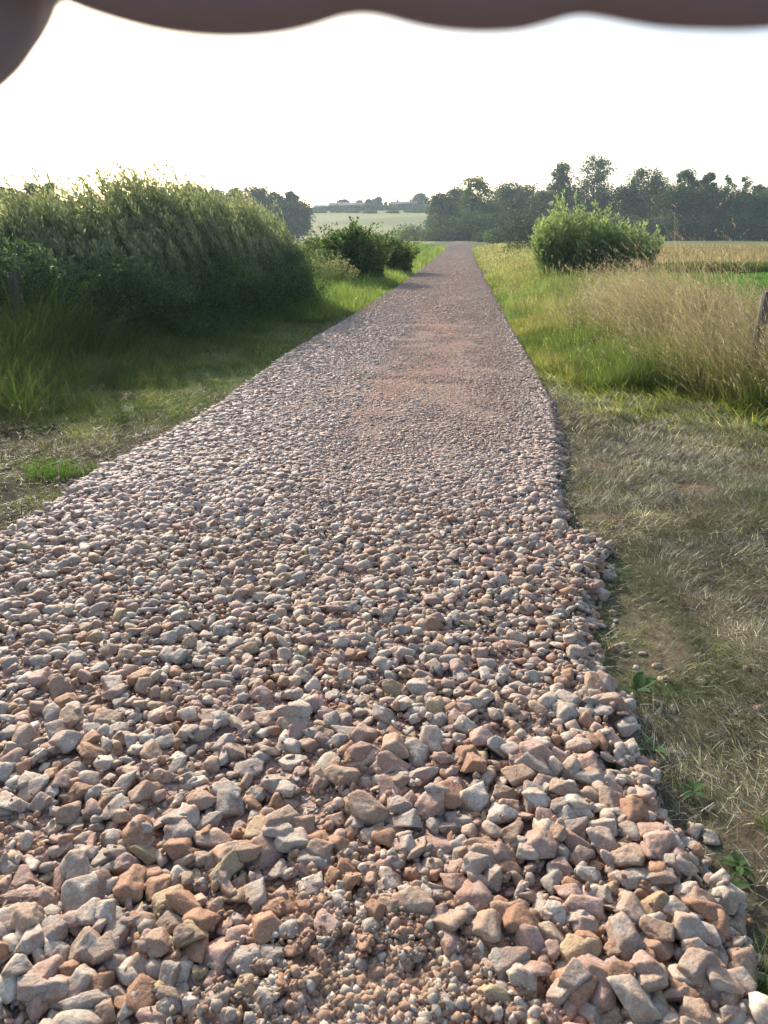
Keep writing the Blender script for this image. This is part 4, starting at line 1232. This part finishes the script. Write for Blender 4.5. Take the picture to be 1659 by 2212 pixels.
# church
x, Y, zt = A(245, 403, 330)
zb = float(height(np.array([x]), np.array([Y]))[0])
root = empty('church', (x, Y, zb)); Ht = zt - zb
tw = 2.4
link('tower', npmesh('tower', *box(-tw, tw, -tw, tw, -1, Ht * .62)), root, M_WALL)
bm = bmesh.new(); bmesh.ops.create_cone(bm, cap_ends=True, segments=8, radius1=tw * 1.02, radius2=.05, depth=Ht * .38, matrix=Matrix.Translation((0, 0, Ht * .62 + Ht * .19)))
me = bpy.data.meshes.new('spire'); bm.to_mesh(me); bm.free(); link('spire', me, root, M_SLATE)
me, rf = gable(tw, 18, -4, 4, -1, Ht * .28, Ht * .5, 'x'); link('wall', me, root, M_WALL); link('roof', rf, root, M_SLATE)
for s in range(3):
    link('window', npmesh('window', *box(4 + s * 4.5, 5.2 + s * 4.5, -4.07, -3.9, 1.5, 4)), root, M_GLASS)
tag(root, 'distant village church whose pointed slate spire shows over the hedge', 'church')

# ---------------------------------------------------------------- fence posts
def post(x, y, H, w_, label, lean=(0, 0), name='fence_post'):
    bm = bmesh.new()
    bmesh.ops.create_cone(bm, cap_ends=True, segments=14, radius1=w_ / 2, radius2=w_ / 2 * .94, depth=H + .3)
    bmesh.ops.subdivide_edges(bm, edges=[e for e in bm.edges if abs(e.verts[0].co.z - e.verts[1].co.z) > .1], cuts=14)
    for v in bm.verts:
        a_ = math.atan2(v.co.y, v.co.x)
        k = 1 + .06 * math.sin(3 * a_ + 1) + .05 * mnoise.noise(Vector((v.co.x * 30, v.co.y * 30, v.co.z * 3)))
        v.co.x *= k; v.co.y *= k
        if v.co.z > H / 2: v.co.z += .25 * v.co.x + .01 * mnoise.noise(v.co * 40)
    bmesh.ops.translate(bm, verts=bm.verts, vec=(0, 0, (H - .3) / 2))
    me = bpy.data.meshes.new(name); bm.to_mesh(me); bm.free()
    o = link(name, me, None, M_POST)
    o.location = (x, y, float(height(np.array([x]), np.array([y]))[0]))
    o.rotation_euler = (lean[0], lean[1], 0)
    tag(o, label, 'fence post', 'old wooden fence posts')
    return o
p_ = A(1646, 628, 7.4); post(p_[0], 7.4, p_[2] - float(height(np.array([p_[0]]), np.array([7.4]))[0]), .10, 'weathered wooden fence post in the tall grass at the right edge', (0, .06))
p_ = A(1532, 632, 13.5); post(p_[0], 13.5, p_[2] - .05, .12, 'half-hidden fence post further back in the tall dry grass', (0, .03))
p_ = A(22, 588, 9.6); post(p_[0], 9.6, p_[2] - float(height(np.array([p_[0]]), np.array([9.6]))[0]), .15, 'old grey fence post in the hedge shadow at the left edge', (0.02, .05))

# ---------------------------------------------------------------- single plants that stand out
def tuft(x, y, n, h, col, label, spread=.12, name='grass_tuft', cat='grass tuft', wid=.006):
    z = float(height(np.array([x]), np.array([y]))[0])
    b = np.stack([np.clip(rng.normal(size=n), -1.5, 1.5) * spread, np.clip(rng.normal(size=n), -1.5, 1.5) * spread * .6, np.full(n, -.01)], 1)
    V, Fq, T, _ = blades(b, rng.uniform(.5, 1.15, n) * h, rng.random(n) * 6.3, rng.uniform(0, .5, n), rng.uniform(.2, .9, n), np.full(n, wid), cvar([col], n, .2), 4)
    o = link(name, npmesh(name, V, Fq, T), None, M_GRASS); o.location = (x, y, z); tag(o, label, cat)
x, y = G(125, 1010); tuft(x, y, 260, .15, (.08, .15, .03), 'vivid green grass tuft alone on the bare soil left of the track', .14)
x, y = G(1650, 2140); tuft(x, y, 500, .11, (.12, .17, .05), 'green grass tuft in the bottom right corner', .09, wid=.003)
x, y = G(1480, 1470); tuft(x, y, 160, .05, (.09, .15, .04), 'small green tuft among the cuttings right of the track', .07, wid=.003)
x, y = G(1350, 805); tuft(x, y, 300, .28, (.10, .17, .03), 'dark green tuft at the border of the cut grass', .25)
def dock(x, y, s, n, label, name='broadleaf_weed'):
    root = empty(name, (x, y, float(height(np.array([x]), np.array([y]))[0]) + .01))
    for i in range(n):
        a_ = i * 2.4 + rng.random() * .6; L = s * rng.uniform(.7, 1.1)
        k = 7; tt = np.linspace(0, 1, k)
        el = rng.uniform(.15, .8)
        cxv = np.stack([np.cos(a_) * L * tt * math.cos(el), np.sin(a_) * L * tt * math.cos(el), L * (tt * math.sin(el) - .35 * tt ** 2)+.01], 1)
        wv = L * .2 * np.sin(np.pi * np.clip(tt * .93 + .07, 0, 1)) ** .8
        sd_ = np.array([-math.sin(a_), math.cos(a_), 0])
        V = np.concatenate([cxv - sd_ * wv[:, None] + [0, 0, L * .04], cxv, cxv + sd_ * wv[:, None] + [0, 0, L * .04]])
        Fq = np.array([(c * k + j, c * k + j + 1, (c + 1) * k + j + 1, (c + 1) * k + j) for c in range(2) for j in range(k - 1)])
        link('leaf', npmesh('leaf', V, Fq, np.tile(np.array([.07, .13, .045]) * rng.uniform(.8, 1.3), (len(V), 1)), True), root, M_LEAF)
    tag(root, label, 'weed')
for px, py, s, n, lab in ((1375, 1475, .10, 4, 'upright broad-leaved weed at the stone edge right of the track'), (1400, 1600, .09, 5, 'flattened broad-leaved weed below the upright one'),
                          (1600, 1850, .05, 8, 'small clover-like weed in the cuttings lower right'), (1590, 1900, .05, 7, 'leafy weed beside the large stones lower right'),
                          (1560, 900, .17, 7, 'leafy green weed at the foot of the tall grass'), (1640, 920, .15, 6, 'leafy weed at the right edge under the tall grass'), (1500, 1690, .07, 5, 'drab silvery weed in the middle of the cuttings')):
    x, y = G(px, py); dock(x, y, s, n, lab)

# ---------------------------------------------------------------- the hand held over the lens as a sun shade
def hand():
    m, t, p = mat('skin')
    p.inputs['Base Color'].default_value = (.23, .185, .235, 1); p.inputs['Roughness'].default_value = .55  # skin colour shifted bluish, lens flare painted into it
    p.inputs['Subsurface Weight'].default_value = .1; p.inputs['Subsurface Radius'].default_value = (.9, .3, .2); p.inputs['Subsurface Scale'].default_value = .006
    n = nd(t, 'ShaderNodeTexNoise', Scale=120.0, Detail=4.0); b = nd(t, 'ShaderNodeBump'); b.inputs['Strength'].default_value = .2; b.inputs['Distance'].default_value = .001
    t.links.new(n.outputs[0], b.inputs['Height']); t.links.new(b.outputs[0], p.inputs['Normal'])
    Z = .095                       # distance of the index finger from the lens
    def c(px, py, z=Z, up=0.0):    # camera-aligned frame -> hand's own coordinates
        return np.array([(px - CX) / F * z, (CY - py) / F * z + up, -z])
    verts, edges, rad = [], [], []
    def add(p_, r, par=None):
        verts.append(tuple(p_)); rad.append(r)
        if par is not None: edges.append((par, len(verts) - 1))
        return len(verts) - 1
    def finger(pts, par):
        for q, r in pts: par = add(q, r, par)
        return par
    def edge_pt(px, ylow, r, z=Z):          # centre so that the lower outline falls at ylow
        q = c(px, ylow, z); q[1] += r; return q, r
    wrist = add(c(-900, -560, .12), .026)
    palm0 = add(c(-560, -520, .112), .022, wrist)
    palm1 = add(c(-240, -430, .104), .022, palm0)
    palm2 = add(c(-60, -420, .100), .018, palm1)
    # index: lobes between the joints (crease at 780 and 1260)
    idx = [(edge_pt(140, 12, .0078)), (edge_pt(290, 60, .0088)), (edge_pt(450, 86, .0093)), (edge_pt(640, 70, .0089)), (edge_pt(778, 8, .0072)), (edge_pt(890, 54, .0082)),
           (edge_pt(1050, 74, .0085)), (edge_pt(1170, 60, .0082)), (edge_pt(1262, 14, .0070)), (edge_pt(1390, 54, .0077)), (edge_pt(1560, 64, .0078)), (edge_pt(1700, 66, .0070)), (edge_pt(1790, 60, .0050))]
    finger(idx, palm2)
    for k, (off, zz, L) in enumerate(((.0185, .097, 1.10), (.0365, .100, 1.02), (.053, .104, .82))):
        base = c(60, 34, zz, 0.008 + off); j = add(base * 1.0, .0088 - .0005 * k, palm1 if k else palm2)
        d = np.array([1, .05 + .03 * k, -.06])
        ln = [.0, .018, .040, .052, .066, .076, .090][1:]
        rr_ = [.0094, .0082, .0089, .0076, .0080, .0055]
        for q, r in zip(ln, rr_): j = add(base + d * q * L, (r - .0005 * k), j)
    # thumb side of the palm running down to the left, thumb bent back
    t0 = add(c(-205, -45, .098), .0185, palm1)
    t1 = add(c(-350, 170, .095), .0125, t0)
    t2 = add(c(-400, 360, .092), .0100, t1); t3 = add(c(-420, 480, .090), .0105, t2); t4 = add(c(-430, 600, .088), .0070, t3)
    # forearm
    f1 = add(c(-1500, -600, .135), .027, wrist); f2 = add(c(-2300, -560, .16), .034, f1); f3 = add(c(-3300, -420, .19), .040, f2)
    me = bpy.data.meshes.new('hand'); me.from_pydata(verts, edges, []); me.update()
    o = link('hand', me, None, m)
    o.location = cam.location; o.rotation_euler = cam.rotation_euler
    sk = o.modifiers.new('skin', 'SKIN')
    if not me.skin_vertices: me.skin_vertices.new()
    for i, sv in enumerate(me.skin_vertices[0].data):
        sv.radius = (rad[i], rad[i]); sv.use_root = (i == 0)
    sk.use_smooth_shade = True
    s1 = o.modifiers.new('sub', 'SUBSURF'); s1.levels = 2; s1.render_levels = 2
    rm = o.modifiers.new('remesh', 'REMESH'); rm.mode = 'VOXEL'; rm.voxel_size = .0014; rm.use_smooth_shade = True
    sm = o.modifiers.new('smooth', 'SMOOTH'); sm.iterations = 4
    bpy.context.view_layer.update()
    dg = bpy.context.evaluated_depsgraph_get()
    m2 = bpy.data.meshes.new_from_object(o.evaluated_get(dg)); o.modifiers.clear(); o.data = m2
    if not m2.materials: m2.materials.append(m)
    tag(o, 'out of focus hand shading the lens, index finger across the top of the picture', 'hand')
hand()

# ---------------------------------------------------------------- haze
bm = bmesh.new(); bmesh.ops.create_cube(bm, size=1.0)
me = bpy.data.meshes.new('haze'); bm.to_mesh(me); bm.free()
hz = link('haze', me); hz.scale = (1900, 1900, 60); hz.location = (0, 0, 60 / 2 - 13)
m = bpy.data.materials.new('haze'); m.use_nodes = True; t = m.node_tree; t.nodes.clear()
ou = t.nodes.new('ShaderNodeOutputMaterial'); vp = t.nodes.new('ShaderNodeVolumePrincipled')
vp.inputs['Color'].default_value = (.68, .85, 1.0, 1); vp.inputs['Density'].default_value = .00032; vp.inputs['Anisotropy'].default_value = .35
t.links.new(vp.outputs[0], ou.inputs['Volume']); me.materials.append(m)
tag(hz, kind='stuff')
